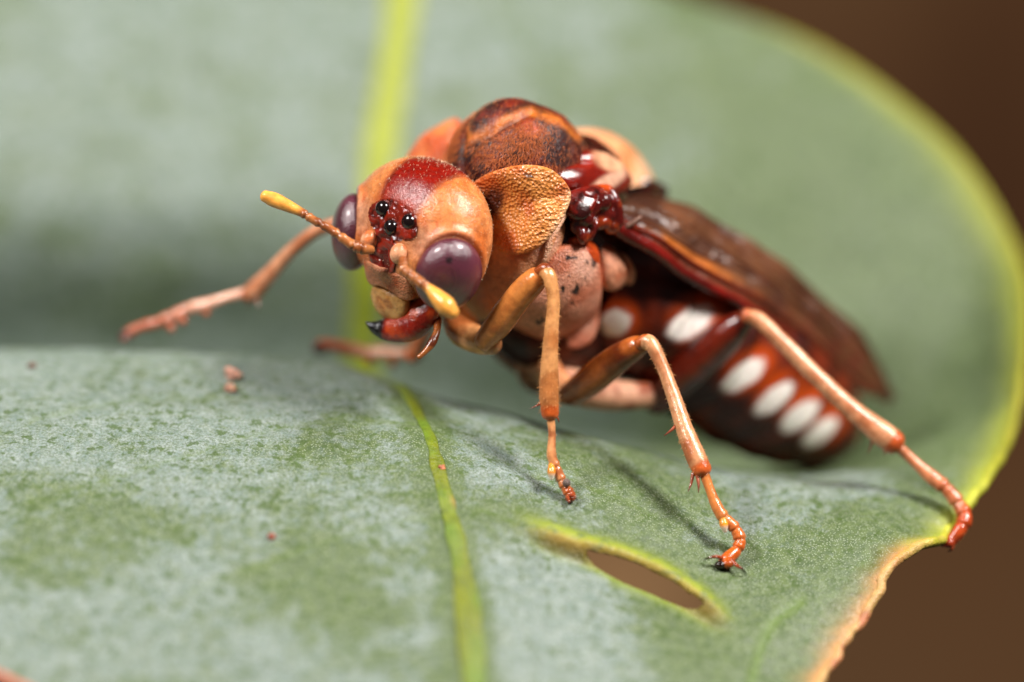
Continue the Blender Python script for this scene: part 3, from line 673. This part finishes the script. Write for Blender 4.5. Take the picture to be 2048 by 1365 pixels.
# ---- abdomen: overlapping segments with pale side spots
AX = CC([(1190,560,6.0),(1275,600,6.6),(1370,655,7.4),(1455,712,8.3),(1530,765,9.2),(1595,812,10.1),(1645,850,10.9),(1690,880,11.8)])
axis = catmull(AX, 240); ta = np.linspace(0, 1, 240); Tg = unit(np.gradient(axis, axis=0))
Rad = lambda t: np.interp(t, [0, .15, .35, .55, .72, .86, .95, 1.0], [2.1, 2.45, 2.6, 2.5, 2.1, 1.55, .95, .2])
SP = [(1232,646,30,27,-20,0),(1382,645,50,26,-32,0),(1487,752,50,21,-38,0),(1549,797,47,20,-40,0),(1600,832,46,20,-40,0),(1640,866,42,18,-40,0)]
cuts = [0, .17, .345, .51, .635, .745, .845, .93, 1.0]
abd = empty('abdomen', AX[3], fly)
for k in range(len(cuts) - 1):
    t0, t1 = cuts[k], min(1.0, cuts[k + 1] + .035); m = 26; nseg = 96
    t = np.linspace(t0 - (.0 if k == 0 else .01), t1, m); c = np.stack([np.interp(t, ta, axis[:, i]) for i in range(3)], 1); tg = np.stack([np.interp(t, ta, Tg[:, i]) for i in range(3)], 1)
    lat = unit(lB - tg * (tg @ lB)[:, None]); dor = np.cross(lat, tg); dor *= np.sign((dor @ nB))[:, None]
    f = (t - t0) / (t1 - t0); r = Rad(t) * (1 + .05 * (f - .5)) + .06 * f - .12 * sstep(.92, 1.0, f)
    th = np.arange(nseg) * 2 * math.pi / nseg
    V = c[:, None] + r[:, None, None] * (np.cos(th)[None, :, None] * lat[:, None] * 1.0 + np.sin(th)[None, :, None] * dor[:, None] * 1.08)
    V = V.reshape(-1, 3); F = quads(nseg, m, True); nz = fbm(V, 1.1, 3); Qa = PX(nearside(V)); ff = np.repeat(f, nseg); an = np.tile(th, m)
    cc = mixc(np.tile(lin(104, 34, 13), (len(V), 1)), lin(66, 18, 8), sstep(.38, .65, nz)); cc = mixc(cc, lin(46, 11, 6), sstep(.55, .8, ff) * .75)
    nearcol = np.zeros(len(V)); pale = np.zeros(len(V))
    for (x, y, rx, ry, ang, _) in SP:
        e = ell(Qa, x, y, rx, ry, ang) + .25 * (fbm(V, 2.5, 2) - .5)
        pale = np.maximum(pale, sstep(1.12, .86, e)); nearcol = np.maximum(nearcol, sstep(1.9, .9, ell(Qa, x + 9, y - 12, rx * .85, ry * 1.25, ang)))
    cc = mixc(cc, lin(206, 76, 12), nearcol * .8 * (1 - .55 * sstep(.6, .85, ff))); cc = mixc(cc, lin(254, 244, 236), pale)
    fix_normals(mk('segment', V, F, M_abd, abd, cc))

# ---- head
lH = unit([.75, -.34, .57]); uH = np.array([.25, .92, .21]); uH = unit(uH - lH * (uH @ lH)); fH = -np.cross(uH, lH)
HF = np.stack([lH, fH, uH]); Hc = C(845, 465, 1.5)
def HP(s, f, u): return Hc + np.array([s, f, u]) @ HF
HR = np.array([2.72, 1.92, 2.5])
V, F, L = ellipsoid(Hc, HF, HR, 260, 170, 2.12)
loc = (V - Hc) @ HF.T
lo_ = sstep(-.6, -2.5, loc[:, 2]); loc[:, 0] *= 1 - .42 * lo_; loc[:, 1] *= np.where(loc[:, 1] > 0, 1 - .10 * lo_, .78)
# temples swell behind the eyes; narrow median channel; rim around eyes; sunken ocellar field
asx = np.abs(loc[:, 0])
eyeC = np.array([2.12, .86, -.62])
de = np.sqrt(((np.stack([asx, loc[:, 1], loc[:, 2]], 1) - eyeC) ** 2 / np.array([.9, 1.15, 1.25]) ** 2).sum(1))
loc *= (1 + .035 * np.exp(-((de - 1.12) / .12) ** 2))[:, None]
oc = np.sqrt((asx / 1.0) ** 2 + ((loc[:, 2] - .42) / .62) ** 2); fr = loc[:, 1] > .6
loc[:, 1] -= .10 * np.exp(-(oc / .9) ** 4) * fr
grv = np.exp(-((asx - .7 - .2 * (loc[:, 2] - .8)) / .07) ** 2) * sstep(.75, 1.2, loc[:, 2])
mdl = np.exp(-(asx / .05) ** 2) * sstep(.8, 1.2, loc[:, 2]) * .4
loc *= (1 - .007 * (grv + mdl))[:, None]
# sunken dark field between antennae and clypeus
af = sstep(1.0, .5, np.sqrt((asx / .62) ** 2 + ((loc[:, 2] + .75) / .75) ** 2)) * fr; loc[:, 1] -= .16 * af
rel = Hc + loc @ HF; loc *= (1 + .03 * (fbm(rel, .9, 2) - .5) + .012 * (fbm(rel, 3.0, 3) - .5))[:, None]
loc[:, 1] -= .10 * np.exp(-(((asx - 1.15) / .3) ** 2 + ((loc[:, 2] + .1) / .5) ** 2)) * fr
V = Hc + loc @ HF
nz = fbm(V, 1.2, 3); nzf = fbm(V, 4, 3)
c = np.tile(lin(212, 130, 72), (len(V), 1)); c = mixc(c, lin(204, 104, 44), sstep(.42, .68, nz) * .8)
c = mixc(c, lin(222, 165, 135), sstep(.9, .2, np.abs(loc[:, 2] - .1)) * sstep(.5, 1.4, asx) * fr * .6)       # pinker frons
c = mixc(c, lin(200, 84, 34), sstep(1.0, .3, np.sqrt(((asx - 1.5) / .35) ** 2 + ((loc[:, 2] - .75) / .45) ** 2)) * sstep(.45, .6, nzf) * .6)
band = sstep(1.15, .6, asx + .25 * (nz - .5) - .12 * (loc[:, 2] - 1.0)) * sstep(.55, 1.0, loc[:, 2] + .3 * (nz - .5)); c = mixc(c, mixc(np.tile(lin(124, 14, 1), (len(V), 1)), lin(164, 44, 6), sstep(1.6, .7, loc[:, 2])), band)
c = mixc(c, lin(92, 12, 6), grv * band * .6)
field = sstep(1.15, .85, oc + .5 * (nzf - .5)) * fr; c = mixc(c, lin(112, 26, 14), field)
c = mixc(c, lin(96, 22, 12), sstep(1.1, .8, np.sqrt((asx / .72) ** 2 + ((loc[:, 2] + .75) / .8) ** 2) + .4 * (nzf - .5)) * fr)
c = mixc(c, lin(150, 50, 20), np.exp(-((de - 1.05) / .06) ** 2) * .7)
c = mixc(c, lin(120, 40, 18), sstep(-1.7, -2.3, loc[:, 2]) * .8)
c = mixc(c, lin(230, 165, 110), sstep(.2, -.6, loc[:, 1]) * sstep(1.6, 2.4, asx) * .6)
headF = F; head = part('head', V, F, M_head, fly, c)
headV, headL = V, loc
def hsurf(s, u): # forward coordinate of the face at (s,u)
    i = np.argmin((headL[:, 0] - s) ** 2 + (headL[:, 2] - u) ** 2 + (headL[:, 1] < 0) * 100); return headL[i, 1]
# compound eyes
for sgn in (1, -1):
    ne = unit(np.array([.80 * sgn, .57, -.22])); ue = np.array([0, .12, 1.0]); ue = unit(ue - ne * (ue @ ne)); we = np.cross(ue, ne)
    A = np.stack([we, ue, ne]) @ HF; ec = HP(2.16 * sgn, .88, -.74)
    V, F, L = ellipsoid(ec, A, (1.13, 1.33, .74), 110, 80)
    nz = fbm(V, 1.0, 3); c = mixc(np.tile(lin(104, 44, 62), (len(V), 1)), lin(84, 34, 48), sstep(.35, .7, nz)); c = mixc(c, lin(118, 70, 78), sstep(.1, -.9, L[:, 1]) * .7)
    pp = np.where(L[:, 2] > .3, np.linalg.norm(PX(V) - [898, 521], axis=1) / 60, 9.) if sgn > 0 else np.full(len(V), 9.)
    c = mixc(c, lin(24, 8, 12), sstep(.17, .05, pp) * .95)  # dark pseudopupil: view-dependent optical effect, painted fixed into the near eye's colour
    part('compound_eye', V, F, M_eye, head, c)
# ocelli
for s, u in ((-.52, .66), (.66, .60), (0.06, .19)):
    f = hsurf(s, u); p = HP(s, f + .02, u); V, F, L = ellipsoid(p, HF, (.27, .22, .27), 32, 22); part('ocellus', V, F, M_dark, head, lin(20, 8, 9))
    tr = p + np.stack([np.cos(q) * HF[0] * .27 + np.sin(q) * HF[2] * .27 + HF[1] * (-.02 - .05 * abs(math.cos(q))) for q in np.linspace(0, 2 * math.pi, 25)]); V, F, t, a = tube(tr, .05, 8, 40, cap=False); part('ocellus_rim', V, F, M_wingbase, head, lin(92, 20, 12), close=False)
# wrinkled glossy dark field round the ocelli and between the antennae
fw = np.maximum(sstep(1.2, .95, oc + .25 * (nzf - .5)), sstep(1.1, .85, np.sqrt((asx / .66) ** 2 + ((loc[:, 2] + .75) / .78) ** 2) + .3 * (nzf - .5))) * fr
fidx = headF[(fw[headF] > .5).all(1)]; vid, inv = np.unique(fidx, return_inverse=True); fv = headV[vid]
rid = np.abs(fbm(fv, 2.6, 3) - .5) * 2; fv = fv + fH * (.035 + .20 * (.30 - rid) * sstep(.5, .95, fw[vid]))[:, None]
mk('frons', fv, inv.reshape(-1, 4), M_wingbase, head, mixc(np.tile(lin(140, 34, 16), (len(fv), 1)), lin(74, 14, 8), sstep(.1, .45, rid)))
# antennal sockets: pale swollen knobs
for sgn in (1, -1):
    p = HP(.66 * sgn, hsurf(.66 * sgn, -.52) + .02, -.52); V, F, L = ellipsoid(p, HF, (.29, .3, .36), 40, 26); part('antennal_knob', V, F, M_head, head, mixc(np.tile(lin(238, 172, 130), (len(V), 1)), lin(206, 112, 62), sstep(.5, .7, fbm(V, 2.5, 2))))
def antenna(pts, rad, club):
    V, F, t, a = tube(pts, rad, 20, 130, side=(0, 1, .2)); n = unit(V - catmull(np.asarray(pts), 130)[np.clip((t * 129).astype(int), 0, 129)])
    joints = np.array([.12, .2, .32, .44, .56]) * (club / .62)
    dj = np.min(np.abs(t[:, None] - joints[None]), 1); V = V - n * (.028 * np.exp(-(dj / .012) ** 2))[:, None] + n * (.02 * np.exp(-((dj - .022) / .012) ** 2))[:, None]
    c = mixc(np.tile(lin(176, 108, 58), (len(V), 1)), lin(142, 78, 40), sstep(.4, .65, fbm(V, 3, 2))); c = mixc(c, lin(100, 48, 24), np.exp(-(dj / .010) ** 2) * .6); c = mixc(c, lin(240, 168, 74), sstep(club - .03, club + .05, t))
    o = part('antenna', V, F, M_leg, head, c)
    ii = rng.integers(0, len(V), 260); hairs('antenna_hairs', V[ii], n[ii], .05, .005, M_hair, head, lin(200, 150, 90))
    return o
antenna(CC([(806,520,-.9),(808,540,-1.15),(822,551,-1.35),(838,563,-1.55),(858,578,-1.7),(874,594,-1.85),(892,612,-2.0),(906,626,-2.05)]), [.15, .17, .16, .17, .17, .27, .33, .23], .55)
antenna(CC([(742,500,-.2),(722,497,-.4),(700,487,-.4),(665,462,-.3),(630,442,-.2),(604,426,-.1),(575,412,0),(548,400,.1),(530,393,.1)]), [.15, .19, .17, .145, .14, .15, .21, .25, .2], .64)
# clypeus, labrum, mandibles, palps
def hplate(name, pts, bulge, mat, colf, N=None, **k):
    bd = np.array([HP(*p) for p in pts]); V, F, rho, B = pillow(bd, fH - .25 * uH if N is None else N, bulge, **k); V = V + unit(fH) * (.05 * (fbm(V, 3, 3) - .5) * (rho < 1))[:, None]
    return part(name, V, F, mat, head, colf(V))
hplate('clypeus', [(-.95,1.42,-1.28),(-.55,1.58,-1.22),(0,1.66,-1.28),(.55,1.58,-1.22),(.95,1.42,-1.28),(1.06,1.2,-1.62),(1.0,.95,-2.02),(.72,.95,-2.14),(.35,1.08,-2.02),(0,1.12,-1.98),(-.35,1.08,-2.02),(-.72,.95,-2.14),(-1.0,.95,-2.02),(-1.06,1.2,-1.62)], .22, M_pleura, cs2 := (lambda V: mixc(np.tile(lin(220, 142, 102), (len(V), 1)), lin(196, 96, 52), sstep(.5, .68, fbm(V, 1.6, 3)))), p=.5, thick=.5)
hplate('labrum', [(-.66,.98,-2.1),(-.3,1.06,-2.04),(0,1.08,-2.02),(.3,1.06,-2.04),(.7,.98,-2.12),(.78,.8,-2.55),(.5,.62,-2.98),(0,.55,-3.12),(-.5,.62,-2.98),(-.78,.8,-2.55)], .22, M_head, lambda V: mixc(np.tile(lin(222, 166, 98), (len(V), 1)), lin(200, 130, 66), sstep(.5, .68, fbm(V, 1.6, 3))), p=.6, thick=.4)
for sgn in (1, -1):
    g = 0 if sgn > 0 else 1
    pts = [HP(1.0 * sgn, .05, -1.9), HP(1.02 * sgn, .22, -2.45), HP(.8 * sgn, .38, -2.98), HP(.15 * sgn, .55, -3.38), HP(-.3 * sgn, .7, -3.5), HP(-.68 * sgn, .82, -3.46)]
    if g: pts = [HP(-.5, -.1, -1.9), HP(-.5, -.05, -2.3), HP(-.4, 0, -2.6), HP(-.1, .05, -2.9), HP(.2, .1, -3.0), HP(.4, .1, -3.0)]
    V, F, t, a = tube(pts, [.5, .64, .62, .46, .26, .04], 28, 70, flat=.7, side=fH); nz = fbm(V, 2, 3)
    c = mixc(np.tile(lin(128, 26, 10), (len(V), 1)), lin(196, 74, 26), sstep(.45, .7, nz) * .7); c = mixc(c, lin(10, 7, 8), sstep(.58, .70, t))
    part('mandible', V, F, M_wingbase, head, c)
    pp_ = CC([(874,640,1.2),(874,662,.8),(864,686,.6),(850,704,.5),(838,715,.5)]) if sgn > 0 else np.array([HP(-.8, -.2, -2.3), HP(-.9, -.4, -2.9), HP(-.8, -.3, -3.3), HP(-.6, -.2, -3.5)])
    V, F, t, a = tube(pp_, np.interp(np.linspace(0, 1, len(pp_)), [0, .3, .5, .75, 1], [.16, .11, .15, .1, .09]), 16, 60); part('palp', V, F, M_leg, head, mixc(np.tile(lin(150, 84, 38), (len(V), 1)), lin(90, 38, 16), sstep(.35, .6, fbm(V, 2.5, 2))))
V, F, L = ellipsoid(HP(0, -.2, -2.3), HF, (.95, .75, .7), 40, 26); part('mouth_base', V, F, M_gloss, head, lin(110, 42, 20))
bx = [HP(rng.uniform(-.7, .7), .62, -2.7 + rng.uniform(-.25, .1)) for _ in range(60)]; hairs('labrum_bristles', np.array(bx), np.tile(fH * .3 - uH, (60, 1)), .3, .008, M_hair, head, lin(180, 120, 60), jit=.4)
# dust and glassy setae stubs on the head
ii = rng.choice(len(headV), 1300); nn_ = unit(headV - Hc); hairs('head_setae', headV[ii], nn_[ii], .065, .007, M_hair, head, lin(235, 205, 170), jit=.9)
# neck
V, F, t, a = tube([HP(0, -.6, .1), HP(0, -1.6, 0), TB(-1.6, .3, 0)], [1.3, 1.2, 1.5], 30, 30); part('neck', V, F, M_gloss, fly, lin(60, 16, 9))

# ---- legs
def seg(name, pts, rad, mat, leg, colf, flat=1.0, k=70, n=22, bumpy=.02, side=None):
    V, F, t, a = tube(CC(pts), rad, n, k, flat, side); cen = catmull(CC(pts), k)[np.clip((t * (k - 1)).astype(int), 0, k - 1)]; nr = unit(V - cen + 1e-6)
    V = V + nr * (bumpy * (fbm(V, 2.2, 3) - .5))[:, None]; fix_normals(mk(name, V, F, mat, leg, colf(V, t, a))); return V, t, nr
def c_fem(c0, c1): return lambda V, t, a: mixc(mixc(np.tile(c0, (len(V), 1)), c1, sstep(.38, .68, fbm(V, 1.0, 3))), c0 * .55 + lin(90, 20, 8) * .4, sstep(.88, .98, t))
def c_tib(c0, c1, ring): return lambda V, t, a: mixc(mixc(np.tile(c0, (len(V), 1)), c1, sstep(.42, .7, fbm(V, 1.4, 3))), ring, sstep(.90, .955, t) * .9 + sstep(.05, .0, t) * .5)
def leghairs(V, t, nr, leg, n, L=.13, lo=.15): 
    ii = rng.choice(np.where((t > lo) & (t < .99))[0], n); hairs('leg_hairs', V[ii], nr[ii], L, .006, M_hair, leg, lin(214, 150, 90), lean=np.array([0, -.5, 0]))
def spur(a_, b_, leg, r=.06, c=lin(176, 92, 60)): 
    V, F, t, an = tube(CC([a_, tuple((np.array(a_) + np.array(b_)) / 2 + [1.5, 0, 0]), b_]), [r, r * .7, r * .15], 10, 24); fix_normals(mk('spur', V, F, M_leg, leg, mixc(np.tile(c, (len(V), 1)), lin(80, 30, 24), t)))
def tarsus(pts, rad, leg, c0, c1, joints=(.42, .58, .70, .82), hairn=120):
    V, F, t, a = tube(CC(pts), rad, 18, 120); cen = catmull(CC(pts), 120)[np.clip((t * 119).astype(int), 0, 119)]; nr = unit(V - cen + 1e-6); r0 = float(np.mean(rad))
    for j in joints: V = V + nr * (r0 * (.12 * np.exp(-((t - j + .03) / .025) ** 2) - .16 * np.exp(-((t - j - .008) / .012) ** 2)))[:, None]
    V = V + nr * (.03 * (fbm(V, 3.0, 3) - .5))[:, None]
    c = mixc(mixc(np.tile(c0, (len(V), 1)), c1, sstep(.25, .75, t + .5 * (fbm(V, 2, 2) - .5))), lin(150, 60, 26), sstep(.55, .75, fbm(V, 2.6, 3)) * .6)
    fix_normals(mk('tarsus', V, F, M_leg, leg, c)); leghairs(V, t, nr, leg, hairn, .07, .02)
def pad(x, y, d, leg, r=.14, ang=0):
    V, F, t, a = tube(CC([(x, y - 14, d), (x + ang * 4, y, d - .1), (x + ang * 8, y + 12, d - .1)]), [r * .8, r, r * .55], 14, 24); fix_normals(mk('tarsal_pad', V, F, M_leg, leg, mixc(np.tile(lin(236, 150, 40), (len(V), 1)), lin(248, 235, 215), sstep(.5, .85, t))))
def claw(pts, leg, r=.07):
    V, F, t, a = tube(CC(pts), np.linspace(r, r * .2, len(pts)), 10, 30); fix_normals(mk('claw', V, F, M_leg, leg, mixc(np.tile(lin(150, 62, 28), (len(V), 1)), lin(24, 10, 8), sstep(.3, .8, t))))

# near front leg
lg = empty('leg', C(1085, 560, 0), fly)
seg('coxa', [(905,640,2.6),(925,665,2.2),(960,682,1.6),(985,690,1.2)], [.38, .5, .46, .36], M_leg, lg, c_fem(lin(224, 158, 100), lin(186, 106, 56)))
seg('femur', [(968,684,1.1),(1000,645,.7),(1040,592,.2),(1070,560,-.1),(1084,548,-.2)], [.36, .47, .47, .42, .3], M_leg, lg, c_fem(lin(208, 128, 62), lin(180, 92, 40)))
V, t, nr = seg('tibia', [(1086,543,-.3),(1098,552,-.55),(1107,600,-.6),(1103,660,-.6),(1099,730,-.55),(1098,790,-.5),(1100,828,-.5)], [.24, .24, .21, .24, .29, .33, .30], M_leg2, lg, c_tib(lin(216, 152, 94), lin(184, 114, 62), lin(196, 84, 28)))
leghairs(V, t, nr, lg, 420)
seg('knee', [(1078,545,-.3),(1090,538,-.45),(1102,548,-.5)], [.2, .2, .18], M_leg, lg, c_fem(lin(180, 92, 40), lin(110, 40, 18)), k=24)
tarsus([(1101,830,-.5),(1104,870,-.5),(1103,910,-.55),(1112,935,-.55),(1122,960,-.55),(1130,975,-.6),(1140,990,-.65),(1143,998,-.65)], [.14, .12, .16, .16, .16, .16, .19, .14], lg, lin(216, 150, 98), lin(190, 98, 44))
pad(1103, 945, -.62, lg); spur((1085,805,-.55), (1060,818,-.6), lg, .05); spur((1112,832,-.5), (1118,846,-.5), lg, .04)
blob('tarsal_grit', 1133, 966, -.8, .13, .15, .12, lin(120, 100, 92), 0, M_grain, lg, False)
blob('foot_pad', 1140, 998, -.7, .16, .13, .16, lin(120, 50, 24), 0, M_leg, lg, False)
claw([(1140,990,-.8),(1150,994,-1.0),(1154,1002,-1.0)], lg, .06); claw([(1136,994,-.8),(1138,1004,-1.0),(1136,1008,-.95)], lg, .06)
# near middle leg
lg = empty('leg', C(1290, 690, 1), fly)
seg('coxa', [(1095,740,4.2),(1120,775,3.8),(1150,790,3.4)], [.5, .5, .42], M_leg, lg, c_fem(lin(226, 158, 110), lin(190, 110, 62)))
seg('femur', [(1140,788,3.3),(1180,762,2.7),(1230,722,2.0),(1270,697,1.5),(1288,690,1.3)], [.4, .52, .5, .42, .3], M_leg, lg, c_fem(lin(176, 92, 36), lin(118, 46, 18)))
V, t, nr = seg('tibia', [(1288,684,1.1),(1302,688,.95),(1326,735,.8),(1348,795,.55),(1368,855,.2),(1390,910,-.1),(1404,940,-.2)], [.26, .25, .22, .25, .29, .34, .33], M_leg2, lg, c_tib(lin(212, 150, 106), lin(178, 104, 64), lin(200, 84, 24)))
leghairs(V, t, nr, lg, 300, .1)
seg('knee', [(1278,688,1.1),(1294,680,1.0),(1308,690,.9)], [.2, .2, .17], M_leg, lg, c_fem(lin(180, 92, 40), lin(110, 40, 18)), k=24)
spur((1354,850,.2), (1328,872,.0), lg, .07); spur((1386,948,-.2), (1376,984,-.4), lg, .07); spur((1394,950,-.3), (1397,986,-.5), lg, .07)
tarsus([(1408,945,-.2),(1422,985,-.3),(1438,1022,-.4),(1455,1042,-.45),(1470,1058,-.45),(1480,1080,-.5),(1474,1100,-.6),(1455,1118,-.8),(1446,1126,-.85)], [.17, .16, .2, .19, .2, .2, .19, .22, .18], lg, lin(206, 124, 64), lin(206, 92, 26), (.33, .5, .62, .74))
pad(1446, 1050, -.5, lg, .15, .5)
claw([(1448,1118,-.9),(1432,1114,-1.1),(1418,1116,-1.1),(1408,1120,-1.0)], lg, .08); claw([(1462,1120,-.9),(1474,1132,-1.1),(1484,1138,-1.15),(1492,1148,-1.05)], lg, .08)
blob('foot_pad', 1441, 1130, -.95, .2, .14, .18, lin(34, 14, 10), 0, M_leg, lg, False); blob('foot_pad', 1456, 1128, -.95, .2, .16, .18, lin(190, 86, 28), 0, M_leg, lg, False)
# near hind leg
lg = empty('leg', C(1495, 640, 4), fly)
seg('femur', [(1310,800,6.0),(1360,755,5.4),(1420,700,4.8),(1465,660,4.3),(1490,638,4.0)], [.55, .72, .68, .55, .36], M_gloss, lg, c_fem(lin(104, 28, 12), lin(66, 16, 9)))
seg('knee', [(1478,640,4.0),(1496,628,3.8),(1514,634,3.6)], [.24, .24, .2], M_gloss, lg, c_fem(lin(150, 60, 28), lin(90, 30, 14)), k=24)
V, t, nr = seg('tibia', [(1494,632,3.7),(1520,642,3.6),(1570,690,3.4),(1640,760,3.2),(1710,825,3.1),(1765,868,3.0),(1788,886,3.0)], [.26, .27, .28, .30, .34, .43, .42], M_leg2, lg, c_tib(lin(214, 152, 112), lin(180, 108, 70), lin(190, 76, 22)))
leghairs(V, t, nr, lg, 240, .1)
spur((1745,880,3.0), (1735,908,2.9), lg, .05, lin(120, 50, 30)); spur((1772,892,2.9), (1768,912,2.8), lg, .05)
tarsus([(1792,890,3.0),(1830,925,3.0),(1868,958,2.9),(1895,980,2.8),(1918,1010,2.7),(1930,1035,2.5),(1918,1062,2.3),(1900,1085,2.2)], [.19, .18, .25, .23, .24, .25, .24, .2], lg, lin(208, 130, 90), lin(176, 66, 22), (.40, .55, .68, .8))
claw([(1900,1082,2.1),(1888,1092,2.0),(1880,1090,2.0)], lg, .08); claw([(1906,1084,2.1),(1904,1098,2.0),(1896,1104,2.0)], lg, .08); blob('foot_pad', 1898, 1086, 2.1, .22, .18, .2, lin(150, 52, 20), 0, M_leg, lg, False)
# far front leg
lg = empty('leg', C(670, 455, 4), fly)
seg('femur', [(900,620,5.5),(820,560,5.2),(730,490,4.7),(680,455,4.5)], [.45, .46, .42, .28], M_leg, lg, c_fem(lin(200, 120, 60), lin(160, 84, 40)))
V, t, nr = seg('tibia', [(690,448,4.4),(665,450,4.6),(625,468,4.9),(580,505,5.3),(540,548,5.7),(508,582,6.0),(498,590,6.1)], [.22, .23, .22, .23, .27, .33, .3], M_leg2, lg, c_tib(lin(216, 150, 112), lin(186, 112, 74), lin(190, 92, 50)))
spur((510,592,5.9), (518,618,5.6), lg, .05); spur((498,594,6.0), (494,616,6.0), lg, .05)
tarsus([(495,585,6.1),(450,597,6.3),(412,610,6.4),(380,618,6.5),(350,632,6.6),(318,645,6.7),(280,655,6.8),(256,668,6.9)], [.19, .17, .22, .2, .22, .2, .17, .2], lg, lin(232, 176, 150), lin(176, 90, 56), (.42, .58, .70, .84), 60)
for q in ((412,624), (366,642), (342,656)): blob('tarsal_pad', q[0], q[1], 6.4, .13, .17, .14, lin(196, 100, 60), 0, M_leg, lg, False)
blob('foot_pad', 252, 672, 6.9, .26, .22, .22, lin(60, 22, 16), 0, M_leg, lg, False); claw([(256,672,6.8),(246,680,6.6),(243,688,6.6)], lg, .08)
# far middle leg
lg = empty('leg', C(850, 650, 7), fly)
seg('femur', [(1060,740,6.6),(1000,690,6.8),(930,620,7.0),(890,590,7.0)], [.42, .46, .42, .3], M_leg, lg, c_fem(lin(176, 92, 36), lin(118, 46, 18)))
seg('tibia', [(888,588,7.0),(872,610,7.0),(850,660,7.0),(832,700,7.5),(826,712,7.6)], [.24, .24, .26, .32, .3], M_leg2, lg, c_tib(lin(206, 132, 90), lin(176, 98, 60), lin(190, 80, 30)))
tarsus([(828,706,7.6),(800,708,7.8),(768,706,8.0),(735,706,8.2),(705,700,8.3),(675,694,8.4),(650,690,8.4),(636,694,8.4)], [.2, .19, .24, .23, .24, .21, .2, .22], lg, lin(232, 170, 136), lin(180, 90, 52), (.42, .58, .70, .84), 40)
for q in ((786,724), (738,720)): blob('tarsal_pad', q[0], q[1], 8.0, .15, .2, .16, lin(206, 112, 66), 0, M_leg, lg, False)
blob('foot_pad', 640, 696, 8.4, .3, .26, .25, lin(78, 26, 16), 0, M_leg, lg, False)
# far hind leg (behind the body, standing on the far slope)
lg = empty('leg', C(1500, 760, 12), fly)
seg('femur', [(1330,790,7.2),(1400,800,8.6),(1470,790,10.0)], [.5, .6, .4], M_gloss, lg, c_fem(lin(104, 28, 12), lin(66, 16, 9)))
seg('tibia', [(1468,792,10.2),(1505,828,12),(1545,865,13.8),(1566,884,14.8)], [.26, .28, .34, .4], M_leg2, lg, c_tib(lin(214, 152, 112), lin(180, 108, 70), lin(190, 76, 22)))
tarsus([(1566,884,14.8),(1582,892,15.2),(1600,898,15.6),(1620,902,16)], [.19, .2, .22, .18], lg, lin(208, 130, 90), lin(176, 66, 22), (.40, .55, .68, .8), 20)

# ------------------------------------------------------------------ grit lying on the leaf
def grit(px, py, r, colr, label, n=1):
    p, nl = leaf_at(px, py); V, F, L = ellipsoid(p + nl * r * .45, np.eye(3), (r, r * .85, r), 28, 20); V = V + L * (r * 2.0 * (fbm(V, 1.9 / r * .5, 3) - .5))[:, None]
    o = fix_normals(mk('grit', V, F, M_grain, None, mixc(np.tile(colr, (len(V), 1)), colr * .6, sstep(.45, .7, fbm(V, 2.5, 2))))); tag(o, label, 'grit', 'grit on the leaf')
grit(466, 757, .27, lin(226, 170, 148), 'largest pale pink crumb of grit on the leaf beyond a smaller one')
grit(461, 783, .2, lin(232, 176, 150), 'pale pink crumb of grit on the leaf just in front of the largest crumb')
grit(886, 938, .12, lin(210, 128, 92), 'tiny salmon crumb of grit beside the yellow midrib')
grit(546, 1075, .11, lin(170, 84, 56), 'tiny rust brown crumb of grit alone on the wide leaf blade')
grit(66, 736, .12, lin(140, 80, 40), 'tiny dark brown crumb of grit on the crest of the leaf')
for o in list(bpy.data.objects):
    if '_p' in o: del o['_p']
